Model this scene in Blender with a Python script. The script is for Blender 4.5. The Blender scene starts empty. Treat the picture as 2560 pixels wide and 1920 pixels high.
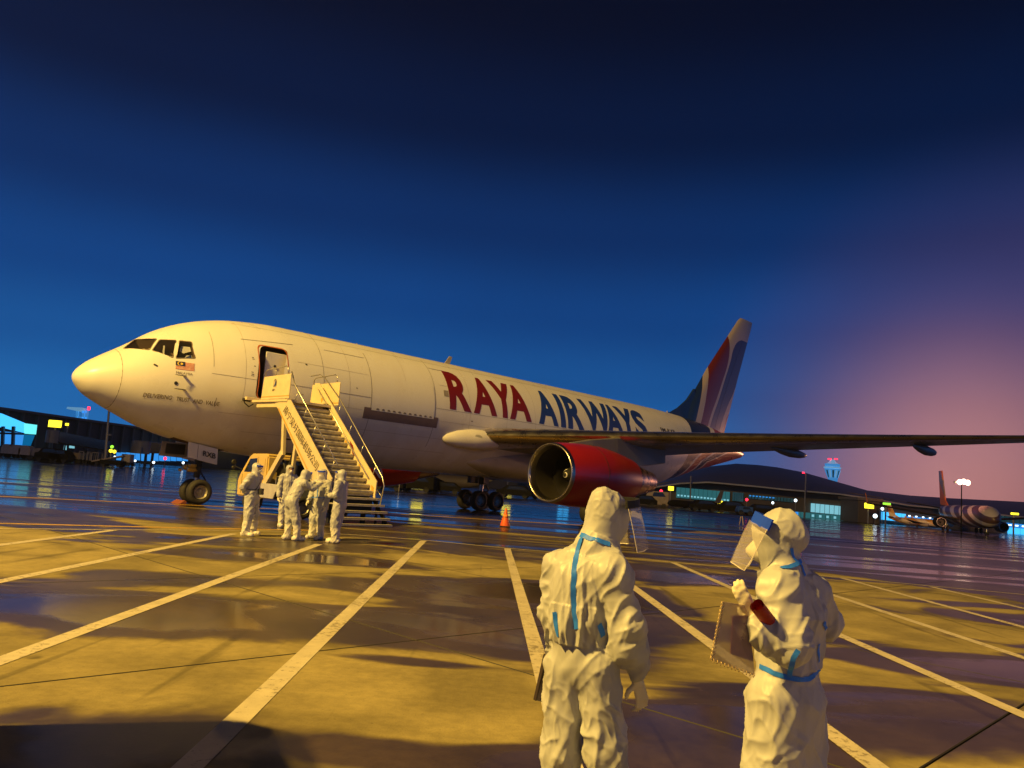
import bpy, bmesh, math, random
import numpy as np
from mathutils import Vector, Matrix, noise as mnoise
random.seed(7)
S = bpy.context.scene
COL = S.collection
PI = math.pi

# ---------------------------------------------------------------- camera
FPX, PITCH, ROLL, CAMH = 1996.82, 0.1235, 0.0781, 1.7067      # focal length in pixels of a 2560 px wide frame
_fw = Vector((0, math.cos(PITCH), math.sin(PITCH)))
_r = Vector((1, 0, 0)); _u = _r.cross(_fw)
_R = math.cos(ROLL) * _r + math.sin(ROLL) * _u
_U = -math.sin(ROLL) * _r + math.cos(ROLL) * _u
cd = bpy.data.cameras.new('camera')
cd.sensor_width = 36.0
cd.lens = FPX / 2560 * 36
cd.clip_start, cd.clip_end = 0.05, 6000
cam = bpy.data.objects.new('camera', cd)
COL.objects.link(cam)
cam.matrix_world = Matrix(((_R.x, _U.x, -_fw.x, 0), (_R.y, _U.y, -_fw.y, 0), (_R.z, _U.z, -_fw.z, CAMH), (0, 0, 0, 1)))
S.camera = cam

def at(u, v, y):
    """the point at world depth y that stands at pixel (u, v) of the 2560x1920 photograph"""
    d = _fw + (u - 1280) / FPX * _R - (v - 960) / FPX * _U
    return Vector((0, 0, CAMH)) + d * (y / d.y)

def ground_at(u, v, z=0.0):
    d = _fw + (u - 1280) / FPX * _R - (v - 960) / FPX * _U
    return Vector((0, 0, CAMH)) + d * ((z - CAMH) / d.z)

# ---------------------------------------------------------------- world: a clear blue dusk sky with the lamp's haze glow painted in to the right
LAMP_POS = at(2408, 1206, 85)
W = bpy.data.worlds.new('World'); S.world = W; W.use_nodes = True
nt = W.node_tree; nt.nodes.clear()
def N(tree, typ, **kw):
    n = tree.nodes.new(typ)
    for k, v in kw.items():
        if k == 'ins':
            for i, x in v.items(): n.inputs[i].default_value = x
        else: setattr(n, k, v)
    return n
wout = N(nt, 'ShaderNodeOutputWorld'); bg = N(nt, 'ShaderNodeBackground')
geo = N(nt, 'ShaderNodeTexCoord'); sep = N(nt, 'ShaderNodeSeparateXYZ')
nt.links.new(geo.outputs['Generated'], sep.inputs[0])
ramp = N(nt, 'ShaderNodeValToRGB')
cr = ramp.color_ramp; cr.interpolation = 'EASE'
SKY = [(0.0, (.020, .165, .48)), (.06, (.015, .140, .43)), (.13, (.0085, .088, .31)), (.21, (.0046, .054, .225)), (.31, (.0024, .026, .122)), (.42, (.0006, .0080, .042)), (.54, (.0002, .0030, .0170)), (1.0, (.0001, .0016, .0090))]
while len(cr.elements) < len(SKY): cr.elements.new(0.5)
for e, (pos, c) in zip(cr.elements, SKY): e.position = pos; e.color = (*c, 1)
nt.links.new(sep.outputs['Z'], ramp.inputs[0])
# the lamp's glow in haze, painted into the sky colour just right of it
gd = LAMP_POS - Vector((0, 0, CAMH)); gd.z = 0; gd.normalize(); gd = Matrix.Rotation(math.radians(-7), 3, 'Z') @ gd
dotn = N(nt, 'ShaderNodeVectorMath', operation='DOT_PRODUCT'); dotn.inputs[1].default_value = (gd.x, gd.y, gd.z)
nt.links.new(geo.outputs['Generated'], dotn.inputs[0])
GL = N(nt, 'ShaderNodeMapRange', interpolation_type='SMOOTHSTEP', ins={1: .895, 2: 1.006, 3: 0.0, 4: 1.0})
nt.links.new(dotn.outputs['Value'], GL.inputs[0])
GZ = N(nt, 'ShaderNodeMapRange', interpolation_type='SMOOTHSTEP', ins={1: .60, 2: -.08, 3: 0.0, 4: 1.0})
nt.links.new(sep.outputs['Z'], GZ.inputs[0])
gm = N(nt, 'ShaderNodeMath', operation='MULTIPLY'); nt.links.new(GL.outputs[0], gm.inputs[0]); nt.links.new(GZ.outputs[0], gm.inputs[1])
glow = N(nt, 'ShaderNodeMix', data_type='RGBA', blend_type='MIX', ins={7: (.115, .044, .076, 1)})
nt.links.new(gm.outputs[0], glow.inputs[0]); nt.links.new(ramp.outputs[0], glow.inputs[6])
d2 = (LAMP_POS - Vector((0, 0, CAMH))).normalized()
dot2 = N(nt, 'ShaderNodeVectorMath', operation='DOT_PRODUCT'); dot2.inputs[1].default_value = tuple(d2); nt.links.new(geo.outputs['Generated'], dot2.inputs[0])
G2 = N(nt, 'ShaderNodeMapRange', interpolation_type='LINEAR', ins={1: .965, 2: 1.0004, 3: 0.0, 4: 1.0}); nt.links.new(dot2.outputs['Value'], G2.inputs[0])
add2 = N(nt, 'ShaderNodeMix', data_type='RGBA', blend_type='ADD', ins={7: (.42, .17, .10, 1)}); pw2 = N(nt, 'ShaderNodeMath', operation='POWER'); pw2.inputs[1].default_value = 4.0; nt.links.new(G2.outputs[0], pw2.inputs[0]); nt.links.new(pw2.outputs[0], add2.inputs[0]); nt.links.new(glow.outputs[2], add2.inputs[6])  # tighter halo of the lamp, also painted into the sky colour
# slow unevenness of thin cloud
cn = N(nt, 'ShaderNodeTexNoise', ins={'Scale': 2.2, 'Detail': 4.0, 'Roughness': .5}); nt.links.new(geo.outputs['Generated'], cn.inputs['Vector'])
cmr = N(nt, 'ShaderNodeMapRange', ins={1: .3, 2: .7, 3: .93, 4: 1.07}); nt.links.new(cn.outputs[0], cmr.inputs[0])
cm2 = N(nt, 'ShaderNodeMix', data_type='RGBA', blend_type='MULTIPLY', ins={0: 1.0}); nt.links.new(add2.outputs[2], cm2.inputs[6]); nt.links.new(cmr.outputs[0], cm2.inputs[7])
nt.links.new(cm2.outputs[2], bg.inputs[0]); bg.inputs[1].default_value = 1.0
nt.links.new(bg.outputs[0], wout.inputs[0])

# ---------------------------------------------------------------- lamps of the place (their masts are built further down)
SODIUM = (1.0, .62, .115)
def lamp(name, loc, aim, power, color, radius=.5, cone=1.9):
    l = bpy.data.lights.new(name, 'SPOT'); l.energy = power; l.color = color; l.shadow_soft_size = radius
    l.spot_size = cone; l.spot_blend = .6
    o = bpy.data.objects.new(name, l); COL.objects.link(o); o.location = loc
    o.rotation_euler = (Vector(aim) - Vector(loc)).to_track_quat('-Z', 'Y').to_euler()
    return o
MAST_A = Vector((-32.0, -6.0, 35.0))      # high mast behind the camera, to its left
FILL_MAST = Vector((34.0, -16.0, 24.0))       # a weaker fill lamp, added behind to the right
lamp('flood_lamp', MAST_A, (-8, 26, 2), 160000, SODIUM, .35)
lamp('flood_lamp', MAST_A + Vector((2.2, -1.0, 0)), (-4, 22, 2), 70000, SODIUM, .35)
lamp('flood_lamp', FILL_MAST, (6, 12, 0), 6500, (1.0, .56, .26), .6)
lamp('flood_lamp', LAMP_POS + Vector((-.4, -.6, 0)), (6, 49, 6), 26000, (1.0, .42, .20), .5, .54)
lamp('flood_lamp', LAMP_POS + Vector((.4, .3, 0)), (60.5, 108, 7), 15000, (1.0, .38, .18), .4, .9)

S.render.engine = 'CYCLES'
S.cycles.use_denoising = True
S.cycles.max_bounces = 6; S.cycles.diffuse_bounces = 2; S.cycles.glossy_bounces = 4; S.cycles.transmission_bounces = 6; S.cycles.transparent_max_bounces = 12
S.cycles.volume_bounces = 0
S.cycles.sample_clamp_indirect = 6.0
S.cycles.caustics_reflective = True; S.cycles.caustics_refractive = False
vs = S.view_settings
S.display_settings.display_device = 'sRGB'
vs.view_transform = 'Standard'; vs.look = 'None'; vs.exposure = 0.0; vs.gamma = 1.0; vs.use_curve_mapping = False

# ---------------------------------------------------------------- helpers
def link(o, parent=None):
    COL.objects.link(o)
    if parent is not None: o.parent = parent
    return o

def thing(name, label, cat, loc=(0, 0, 0), rotz=0.0, group=None):
    o = bpy.data.objects.new(name, None); o.empty_display_size = .2
    COL.objects.link(o); o.location = loc; o.rotation_euler = (0, 0, rotz)
    o['label'] = label; o['category'] = cat
    if group: o['group'] = group
    return o

def tag(o, label, cat, group=None):
    o['label'] = label; o['category'] = cat
    if group: o['group'] = group
    return o

def struct(o, kind='structure'):
    o['kind'] = kind; return o

class MB:
    """collects simple shapes and links them as one mesh object"""
    def __init__(s): s.v = []; s.f = []; s.m = []
    def add(s, verts, faces, mi=0):
        b = len(s.v); s.v += [tuple(v) for v in verts]; s.f += [tuple(i + b for i in f) for f in faces]; s.m += [mi] * len(faces); return s
    def box(s, c, size, rot=None, mi=0):
        sx, sy, sz = (q / 2 for q in size); P = [Vector((x, y, z)) for x in (-sx, sx) for y in (-sy, sy) for z in (-sz, sz)]
        if rot is not None: P = [rot @ p for p in P]
        c = Vector(c)
        return s.add([p + c for p in P], [(0, 1, 3, 2), (4, 6, 7, 5), (0, 4, 5, 1), (2, 3, 7, 6), (0, 2, 6, 4), (1, 5, 7, 3)], mi)
    def span(s, a, b, mi=0):
        a, b = Vector(a), Vector(b); return s.box((a + b) / 2, [abs(q) for q in (b - a)], None, mi)
    def bar(s, a, b, w, h, up=(0, 0, 1), mi=0):
        a, b = Vector(a), Vector(b); d = b - a; L = d.length; d.normalize()
        x = d.cross(Vector(up))
        if x.length < 1e-4: x = d.cross(Vector((1, 0, 0)))
        x.normalize(); z = x.cross(d)
        return s.box((a + b) / 2, (w, L, h), Matrix((x, d, z)).transposed(), mi)
    def tube(s, pts, r, n=8, mi=0, cap=True):
        pts = [Vector(p) for p in pts]; rs = r if isinstance(r, (list, tuple)) else [r] * len(pts)
        V = []; prev = None
        for i, p in enumerate(pts):
            d = (pts[min(i + 1, len(pts) - 1)] - pts[max(i - 1, 0)]).normalized()
            ref = prev if prev is not None else (Vector((0, 0, 1)) if abs(d.z) < .9 else Vector((1, 0, 0)))
            a = (ref - d * ref.dot(d)).normalized(); b = d.cross(a); prev = a
            V += [p + (a * math.cos(2 * PI * k / n) + b * math.sin(2 * PI * k / n)) * rs[i] for k in range(n)]
        F = [(i * n + k, i * n + (k + 1) % n, (i + 1) * n + (k + 1) % n, (i + 1) * n + k) for i in range(len(pts) - 1) for k in range(n)]
        if cap: F += [tuple(range(n))[::-1], tuple((len(pts) - 1) * n + k for k in range(n))]
        return s.add(V, F, mi)
    def lathe(s, prof, c=(0, 0, 0), axis='X', n=32, mi=0, closed=False):
        V = []; c = Vector(c)
        for a, r in prof:
            for k in range(n):
                t = 2 * PI * k / n; y, z = r * math.cos(t), r * math.sin(t)
                V.append(c + (Vector((a, y, z)) if axis == 'X' else Vector((y, a, z)) if axis == 'Y' else Vector((y, z, a))))
        m = len(prof)
        F = [(i * n + k, i * n + (k + 1) % n, ((i + 1) % m) * n + (k + 1) % n, ((i + 1) % m) * n + k) for i in range(m if closed else m - 1) for k in range(n)]
        return s.add(V, F, mi)
    def prism(s, poly, a, b, mi=0):
        """extrude a planar polygon (list of points) by the vector b - a"""
        d = Vector(b) - Vector(a); P = [Vector(p) for p in poly]; n = len(P)
        return s.add(P + [p + d for p in P], [tuple(range(n)), tuple(range(n, 2 * n))[::-1]] + [(i, i + n, (i + 1) % n + n, (i + 1) % n) for i in range(n)], mi)
    def build(s, name, mats, parent=None, smooth=False, bevel=0.0, seg=1, recalc=True, auto=None):
        me = bpy.data.meshes.new(name); me.from_pydata(s.v, [], s.f)
        mats = mats if isinstance(mats, (list, tuple)) else [mats]
        for m in mats: me.materials.append(m)
        if len(mats) > 1: me.polygons.foreach_set('material_index', s.m)
        if recalc or bevel:
            bm = bmesh.new(); bm.from_mesh(me)
            if bevel:
                bmesh.ops.remove_doubles(bm, verts=bm.verts, dist=1e-5)
                bmesh.ops.recalc_face_normals(bm, faces=bm.faces)
                ed = [e for e in bm.edges if e.is_manifold and e.calc_face_angle(0) > .5]
                bmesh.ops.bevel(bm, geom=ed, offset=bevel, segments=seg, affect='EDGES', clamp_overlap=True)
            else: bmesh.ops.recalc_face_normals(bm, faces=bm.faces)
            bm.to_mesh(me); bm.free()
        if smooth:
            me.polygons.foreach_set('use_smooth', [True] * len(me.polygons))
            if auto: me.set_sharp_from_angle(angle=auto)
        me.update()
        return link(bpy.data.objects.new(name, me), parent)

def copy_tree(o, parent=None):
    c = o.copy(); COL.objects.link(c)
    if parent is not None: c.parent = parent
    for ch in list(o.children): copy_tree(ch, c)
    return c

def text_mesh(body, bold=0.0, shear=0.0, spacing=1.0):
    """flat triangles of a line of text, height of a capital about 1; returns verts (n,2), faces"""
    cu = bpy.data.curves.new('t', 'FONT'); cu.body = body; cu.size = 1.0; cu.offset = bold; cu.shear = shear; cu.space_character = spacing; cu.resolution_u = 4
    o = bpy.data.objects.new('t', cu); COL.objects.link(o)
    dg = bpy.context.evaluated_depsgraph_get(); dg.update()
    me = bpy.data.meshes.new_from_object(o.evaluated_get(dg))
    V = np.array([v.co[:2] for v in me.vertices]) if len(me.vertices) else np.zeros((0, 2)); F = [tuple(p.vertices) for p in me.polygons]
    bpy.data.objects.remove(o); bpy.data.curves.remove(cu); bpy.data.meshes.remove(me)
    return V, F

# ---------------------------------------------------------------- materials
def mat(name, color, rough=.5, metal=0.0, spec=.5, var=0.0, vscale=3.0, bump=0.0, bscale=20.0, emit=None, estr=0.0, alpha=1.0, trans=0.0, coat=0.0, rvar=0.0, stretch=(1, 1, 1)):
    m = bpy.data.materials.new(name); m.use_nodes = True; t = m.node_tree; b = t.nodes['Principled BSDF']
    b.inputs['Base Color'].default_value = (*color, 1); b.inputs['Roughness'].default_value = rough; b.inputs['Metallic'].default_value = metal
    b.inputs['Specular IOR Level'].default_value = spec; b.inputs['Alpha'].default_value = alpha; b.inputs['Transmission Weight'].default_value = trans
    b.inputs['Coat Weight'].default_value = coat
    if emit: b.inputs['Emission Color'].default_value = (*emit, 1); b.inputs['Emission Strength'].default_value = estr
    if var or bump or rvar:
        tc = N(t, 'ShaderNodeTexCoord'); mp = N(t, 'ShaderNodeMapping'); mp.inputs['Scale'].default_value = stretch
        t.links.new(tc.outputs['Object'], mp.inputs[0])
    if var or rvar:
        n = N(t, 'ShaderNodeTexNoise', ins={'Scale': vscale, 'Detail': 6.0, 'Roughness': .6}); t.links.new(mp.outputs[0], n.inputs['Vector'])
        if var:
            mr = N(t, 'ShaderNodeMapRange', ins={1: .25, 2: .75, 3: 1 - var, 4: 1 + var * .6}); t.links.new(n.outputs[0], mr.inputs[0])
            mx = N(t, 'ShaderNodeMix', data_type='RGBA', blend_type='MULTIPLY', ins={0: 1.0, 6: (*color, 1)})
            t.links.new(mr.outputs[0], mx.inputs[7]); t.links.new(mx.outputs[2], b.inputs['Base Color'])
        if rvar:
            mr = N(t, 'ShaderNodeMapRange', ins={1: .3, 2: .7, 3: max(0.02, rough - rvar), 4: rough + rvar}); t.links.new(n.outputs[0], mr.inputs[0]); t.links.new(mr.outputs[0], b.inputs['Roughness'])
    if bump:
        n2 = N(t, 'ShaderNodeTexNoise', ins={'Scale': bscale, 'Detail': 4.0}); t.links.new(mp.outputs[0], n2.inputs['Vector'])
        bp = N(t, 'ShaderNodeBump', ins={'Strength': bump, 'Distance': .02}); t.links.new(n2.outputs[0], bp.inputs['Height']); t.links.new(bp.outputs[0], b.inputs['Normal'])
    return m

def emitter(name, color, strength):
    m = bpy.data.materials.new(name); m.use_nodes = True; t = m.node_tree; t.nodes.clear()
    o = N(t, 'ShaderNodeOutputMaterial'); e = N(t, 'ShaderNodeEmission', ins={0: (*color, 1), 1: strength}); t.links.new(e.outputs[0], o.inputs[0])
    return m

M = {}
M['paint'] = mat('white_paint', (.80, .78, .74), .34, var=.10, vscale=.9, stretch=(1, 1, .35), rvar=.10)
M['grime'] = mat('grimy_paint', (.34, .30, .26), .6, var=.35, vscale=3)
M['red'] = mat('red_paint', (.36, .012, .014), .28, var=.1, vscale=1, coat=.15)
M['deepred'] = mat('red_lettering', (.185, .008, .010), .45)
M['navy'] = mat('navy_lettering', (.012, .045, .27), .45)
M['black'] = mat('black_marking', (.02, .02, .02), .5)
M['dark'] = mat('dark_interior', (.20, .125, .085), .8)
M['metal'] = mat('bare_metal', (.58, .54, .47), .36, .75, var=.08, vscale=2, rvar=.06)
M['copper'] = mat('hot_metal', (.55, .40, .31), .30, 1.0, var=.25, vscale=2.5, rvar=.1)
M['steel'] = mat('steel', (.42, .42, .42), .4, .9, var=.2, vscale=8)
M['slat'] = mat('polished_slat', (.74, .68, .58), .30, 1.0, var=.1, vscale=2, rvar=.06)
M['greywing'] = mat('wing_grey', (.17, .16, .155), .38, var=.12, vscale=.8, rvar=.08)
M['rubber'] = mat('rubber', (.028, .026, .025), .75, var=.3, vscale=6, bump=.15)
M['hub'] = mat('wheel_hub', (.40, .38, .34), .45, .5, var=.25, vscale=10)
M['glass'] = mat('cockpit_glass', (.03, .035, .04), .04, spec=.6, alpha=.30)
M['orange'] = mat('door_trim', (.55, .14, .03), .5)
M['seam'] = mat('panel_seam', (.20, .17, .13), .7)
M['plum'] = mat('primer_patch', (.16, .11, .12), .6, var=.25, vscale=2)
M['gearblack'] = mat('gear_dark', (.03, .03, .03), .6, .3, var=.3, vscale=9)
M['cabwhite'] = mat('cockpit_white', (.8, .8, .82), .6)
# ---------------------------------------------------------------- the apron
def apron_material():
    m = bpy.data.materials.new('wet_concrete'); m.use_nodes = True; t = m.node_tree; b = t.nodes['Principled BSDF']; L = t.links.new
    g = N(t, 'ShaderNodeNewGeometry'); sx = N(t, 'ShaderNodeSeparateXYZ'); L(g.outputs['Position'], sx.inputs[0])
    def math_(op, a, c, clamp=False):
        n = N(t, 'ShaderNodeMath', operation=op, use_clamp=clamp)
        for i, q in enumerate((a, c)):
            if q is None: continue
            if isinstance(q, (int, float)): n.inputs[i].default_value = q
            else: L(q, n.inputs[i])
        return n.outputs[0]
    def rng(x, a, c, lo, hi):
        n = N(t, 'ShaderNodeMapRange', interpolation_type='SMOOTHSTEP', ins={1: a, 2: c, 3: lo, 4: hi}); L(x, n.inputs[0]); return n.outputs[0]
    def nz(scale, detail, stretch=(1, 1, 1), dist=0.0, rough=.5, rot=0.0):
        mp = N(t, 'ShaderNodeMapping'); mp.inputs['Scale'].default_value = stretch; mp.inputs['Rotation'].default_value = (0, 0, rot); L(g.outputs['Position'], mp.inputs[0])
        n = N(t, 'ShaderNodeTexNoise', ins={'Scale': scale, 'Detail': detail, 'Roughness': rough, 'Distortion': dist}); L(mp.outputs[0], n.inputs['Vector']); return n.outputs[0]
    patches = nz(.34, 5, (.55, 1, 1), .9, .52)
    strips = nz(.42, 4, (.09, 1, 1), .35, .5, .06)
    near = rng(sx.outputs['Y'], 19.0, 24.0, 0.0, 1.0)
    mixn = N(t, 'ShaderNodeMix', ins={}); L(near, mixn.inputs[0]); L(patches, mixn.inputs[2]); L(strips, mixn.inputs[3])
    w = math_('ADD', mixn.outputs[0], rng(sx.outputs['Y'], 15, 26, -.02, .10))
    w = math_('ADD', w, rng(sx.outputs['Y'], 36, 60, 0, .075))
    w = math_('ADD', w, rng(math_('ADD', sx.outputs['X'], math_('MULTIPLY', sx.outputs['Y'], -.28)), 0.2, 5.5, 0, .07))
    # damp patches on the near slabs, some painting in cast shadows: x, y, half-length, half-width, weight
    for (px, py, rx, ry, k) in WET_AND_SHADE:
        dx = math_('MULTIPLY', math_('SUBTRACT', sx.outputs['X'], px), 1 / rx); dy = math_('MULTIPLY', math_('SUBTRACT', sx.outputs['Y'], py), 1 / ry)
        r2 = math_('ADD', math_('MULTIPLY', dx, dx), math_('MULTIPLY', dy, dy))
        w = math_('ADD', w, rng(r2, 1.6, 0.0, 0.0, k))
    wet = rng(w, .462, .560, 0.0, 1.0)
    puddle = rng(math_('SUBTRACT', w, rng(math_('ADD', sx.outputs['X'], math_('MULTIPLY', sx.outputs['Y'], -.22)), .5, 6.0, 0, .085)), .60, .70, 0.0, 1.0)
    fine = nz(9, 8, (1, 1, 1), 0, .7); big = nz(.8, 4, (1, 1, 1), .4)
    oi = N(t, 'ShaderNodeObjectInfo')
    val = math_('MULTIPLY', rng(fine, .3, .7, .86, 1.12), math_('MULTIPLY', rng(big, .3, .7, .66, 1.22), rng(oi.outputs['Random'], 0, 1, .95, 1.05)))
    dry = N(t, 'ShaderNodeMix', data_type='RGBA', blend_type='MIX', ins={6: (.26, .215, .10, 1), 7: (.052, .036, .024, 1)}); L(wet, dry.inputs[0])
    # tyre scuffs along the stand, oil spots and grit
    sc1 = rng(nz(1.3, 3, (3.2, .12, 1), .2, .5, -.05), .60, .72, 0, .38); sp = N(t, 'ShaderNodeTexVoronoi', feature='F1', ins={'Scale': 1.15, 'Randomness': 1.0}); L(g.outputs['Position'], sp.inputs['Vector'])
    spot = math_('MULTIPLY', rng(sp.outputs['Distance'], .03, .11, .55, 0.0), rng(nz(2.6, 2), .48, .58, 0, 1)); grit = rng(nz(38, 3, (1, 1, 1), 0, .6), .64, .70, 0, .35)
    dirt = math_('MAXIMUM', math_('MAXIMUM', sc1, spot), grit); val = math_('MULTIPLY', val, math_('SUBTRACT', 1.0, dirt))
    mul = N(t, 'ShaderNodeMix', data_type='RGBA', blend_type='MULTIPLY', ins={0: 1.0}); L(dry.outputs[2], mul.inputs[6]); L(val, mul.inputs[7])
    L(mul.outputs[2], b.inputs['Base Color'])
    r = math_('ADD', rng(wet, 0, 1, .72, .32), rng(puddle, 0, 1, 0, -.20)); L(r, b.inputs['Roughness'])
    b.inputs['IOR'].default_value = 1.36
    h = math_('ADD', math_('MULTIPLY', nz(55, 6), .35), math_('MULTIPLY', nz(6, 3, (.25, 1, 1)), .5))
    bp = N(t, 'ShaderNodeBump', ins={'Distance': .03}); L(h, bp.inputs['Height']); L(math_('ADD', rng(wet, 0, 1, .30, .07), rng(puddle, 0, 1, 0, -.045)), bp.inputs['Strength'])
    L(bp.outputs[0], b.inputs['Normal'])
    return m

WET_AND_SHADE = [(-2.2, 9.3, 4.2, 1.4, .20), (.6, 12.8, 2.8, 2.4, .20), (1.4, 5.4, 1.3, 1.7, .22), (3.4, 7.0, 1.7, 1.1, .20), (3.3, 10.5, 2.0, 1.0, .12), (1.6, 9.0, 1.2, 1.0, .10),
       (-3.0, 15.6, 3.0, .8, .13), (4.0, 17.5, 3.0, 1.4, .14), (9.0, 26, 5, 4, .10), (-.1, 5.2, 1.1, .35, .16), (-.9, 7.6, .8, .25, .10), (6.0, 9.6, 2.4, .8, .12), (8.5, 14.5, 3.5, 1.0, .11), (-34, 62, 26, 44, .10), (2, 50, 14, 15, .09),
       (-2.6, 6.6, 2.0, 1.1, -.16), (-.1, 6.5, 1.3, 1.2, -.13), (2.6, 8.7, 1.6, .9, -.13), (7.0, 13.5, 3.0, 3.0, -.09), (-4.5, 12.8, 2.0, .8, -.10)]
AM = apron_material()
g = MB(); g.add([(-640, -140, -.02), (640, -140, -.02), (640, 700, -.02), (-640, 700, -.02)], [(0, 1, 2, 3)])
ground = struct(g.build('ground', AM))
YAW = 0.80165
AX = Vector((math.cos(YAW), math.sin(YAW), 0)); PO = Vector((math.sin(YAW), -math.cos(YAW), 0))
M['sealant'] = mat('joint_sealant', (.03, .026, .022), .7)
apron = thing('apron', 'x', 'y'); del apron['label']; del apron['category']; apron['kind'] = 'structure'
SL = 4.78
sb = MB(); e = SL / 2 - .008
c8 = .02
prof = [(-e, -e), (e, -e), (e, e), (-e, e)]
sb.add([(x, y, 0) for x, y in [(a * (1 - c8 / e / 2.5), b * (1 - c8 / e / 2.5)) for a, b in prof]] + [(x, y, -.006) for x, y in prof] + [(x, y, -.018) for x, y in prof],
       [(0, 1, 2, 3)] + [(i + 4, (i + 1) % 4 + 4, (i + 1) % 4, i) for i in range(4)] + [(i + 8, (i + 1) % 4 + 8, (i + 1) % 4 + 4, i + 4) for i in range(4)])
first = None
for i in range(-6, 14):
    for j in range(-14, 8):
        c = AX * ((i + .5) * SL + .9) + PO * ((j + .5) * SL + (-1.82))
        if c.y < -1 or c.y > 47 or abs(c.x) > .68 * max(c.y, 0) + 5: continue
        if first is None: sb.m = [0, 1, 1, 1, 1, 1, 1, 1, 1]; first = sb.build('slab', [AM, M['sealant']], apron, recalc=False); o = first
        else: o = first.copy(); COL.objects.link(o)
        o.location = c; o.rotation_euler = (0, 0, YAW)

def worn(name, col, chip):
    m = mat(name, col, .5, var=.22, vscale=4, bump=.12, bscale=70); t = m.node_tree; b = t.nodes['Principled BSDF']; src = b.inputs['Base Color'].links[0].from_socket
    g_ = N(t, 'ShaderNodeNewGeometry'); n1 = N(t, 'ShaderNodeTexNoise', ins={'Scale': 14.0, 'Detail': 8.0, 'Roughness': .7}); t.links.new(g_.outputs['Position'], n1.inputs['Vector'])
    n2 = N(t, 'ShaderNodeTexNoise', ins={'Scale': .9, 'Detail': 3.0}); t.links.new(g_.outputs['Position'], n2.inputs['Vector'])
    a_ = N(t, 'ShaderNodeMath', operation='MULTIPLY_ADD'); a_.inputs[1].default_value = .45; t.links.new(n2.outputs[0], a_.inputs[0]); t.links.new(n1.outputs[0], a_.inputs[2])
    r_ = N(t, 'ShaderNodeMapRange', ins={1: chip, 2: chip + .05, 3: 0, 4: .75}); t.links.new(a_.outputs[0], r_.inputs[0])
    x_ = N(t, 'ShaderNodeMix', data_type='RGBA', ins={7: (.16, .13, .075, 1)}); t.links.new(r_.outputs[0], x_.inputs[0]); t.links.new(src, x_.inputs[6]); t.links.new(x_.outputs[2], b.inputs['Base Color']); return m
M['linewhite'] = worn('worn_white_line', (.56, .50, .38), .79)
M['lineyellow'] = worn('worn_yellow_line', (.55, .33, .05), .76)
def stripe(pts, w, m, name='painted_line'):
    P = [Vector((x, y, 0)) for x, y in pts]; L = []; R = []
    for i, p in enumerate(P):
        d = (P[min(i + 1, len(P) - 1)] - P[max(i - 1, 0)]).normalized(); n = Vector((-d.y, d.x, 0)) * w / 2
        L.append(p + n); R.append(p - n)
    v = [(q.x, q.y, .004) for q in L] + [(q.x, q.y, .004) for q in R]; n = len(P)
    mb = MB(); mb.add(v, [(i, n + i, n + i + 1, i + 1) for i in range(n - 1)])
    o = mb.build(name, m); return struct(o)
def bay(x0, y0, x1, y1): stripe([(x0, y0), (x1, y1)], .17, M['linewhite'], 'bay_line')
for a in ((-8.2, 2.0, -8.53, 18.05), (-6.02, 1.5, -6.35, 19.45), (-3.78, 1.5, -4.09, 18.5), (-1.55, 1.2, -2.04, 21.85), (.62, 1.2, .215, 21.4), (2.73, 1.4, 2.40, 21.25),
          (4.95, 1.5, 4.52, 21.2), (7.02, 1.5, 6.6, 20.8), (9.1, 1.5, 8.62, 20.35), (11.2, 2, 10.6, 19.9), (13.3, 3, 12.75, 19.6)): bay(*a)
stripe([(-16, 9.5), (-10.1, 16.5), (-8.55, 18.14), (-6.67, 20.42), (-5.3, 21.6), (-3.77, 21.98), (-2.04, 22.02), (.11, 21.52), (3.38, 21.34), (6.83, 20.85), (10.71, 20.1), (19, 18.6)], .10, M['linewhite'], 'kerb_line')
stripe([(-18.5, 24.86), (-11.17, 30.02), (-6.0, 33.9)], .30, M['lineyellow'], 'guide_line')
stripe([(-16.5, 11.0), (-10.69, 17.6), (-7.35, 20.3), (-5.2, 22.4)], .24, M['lineyellow'], 'guide_line')
stripe([(-4.4, 35.4), (0, 36.9), (4.5, 38.6), (14, 41)], .55, M['lineyellow'], 'guide_line')
stripe([(-26, 33), (-14, 43), (0, 52)], .2, M['linewhite'], 'taxi_line')
# ---------------------------------------------------------------- the freighter.  Local frame: x aft from the nose, y to starboard, z up; helper V takes y to PORT
plane = thing('cargo_airplane', 'large white freighter lettered in red and blue with boarding stairs at its open door', 'airplane', (-15.0537, 27.3172, 0), YAW)
def V(x, yp, z): return Vector((x, -yp, z))
XS = np.array([0, .12, .4, .9, 1.6, 2.4, 3.3, 4.3, 5.5, 7, 9, 30, 32, 34, 37, 40, 43, 45.5, 47.3])
TOP = np.array([4.2, 4.49, 4.78, 5.14, 5.6, 6.2, 6.66, 6.99, 7.21, 7.32, 7.328, 7.328, 7.32, 7.3, 7.22, 7.05, 6.75, 6.35, 5.6])
BOT = np.array([4.2, 3.93, 3.64, 3.36, 3.04, 2.7, 2.44, 2.24, 2.09, 1.97, 1.918, 1.918, 1.98, 2.15, 2.78, 3.5, 4.1, 4.62, 5.0])
WID = np.array([.0, .41, .71, 1.03, 1.40, 1.72, 1.98, 2.2, 2.38, 2.49, 2.515, 2.515, 2.5, 2.42, 2.12, 1.68, 1.15, .7, .22])
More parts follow.
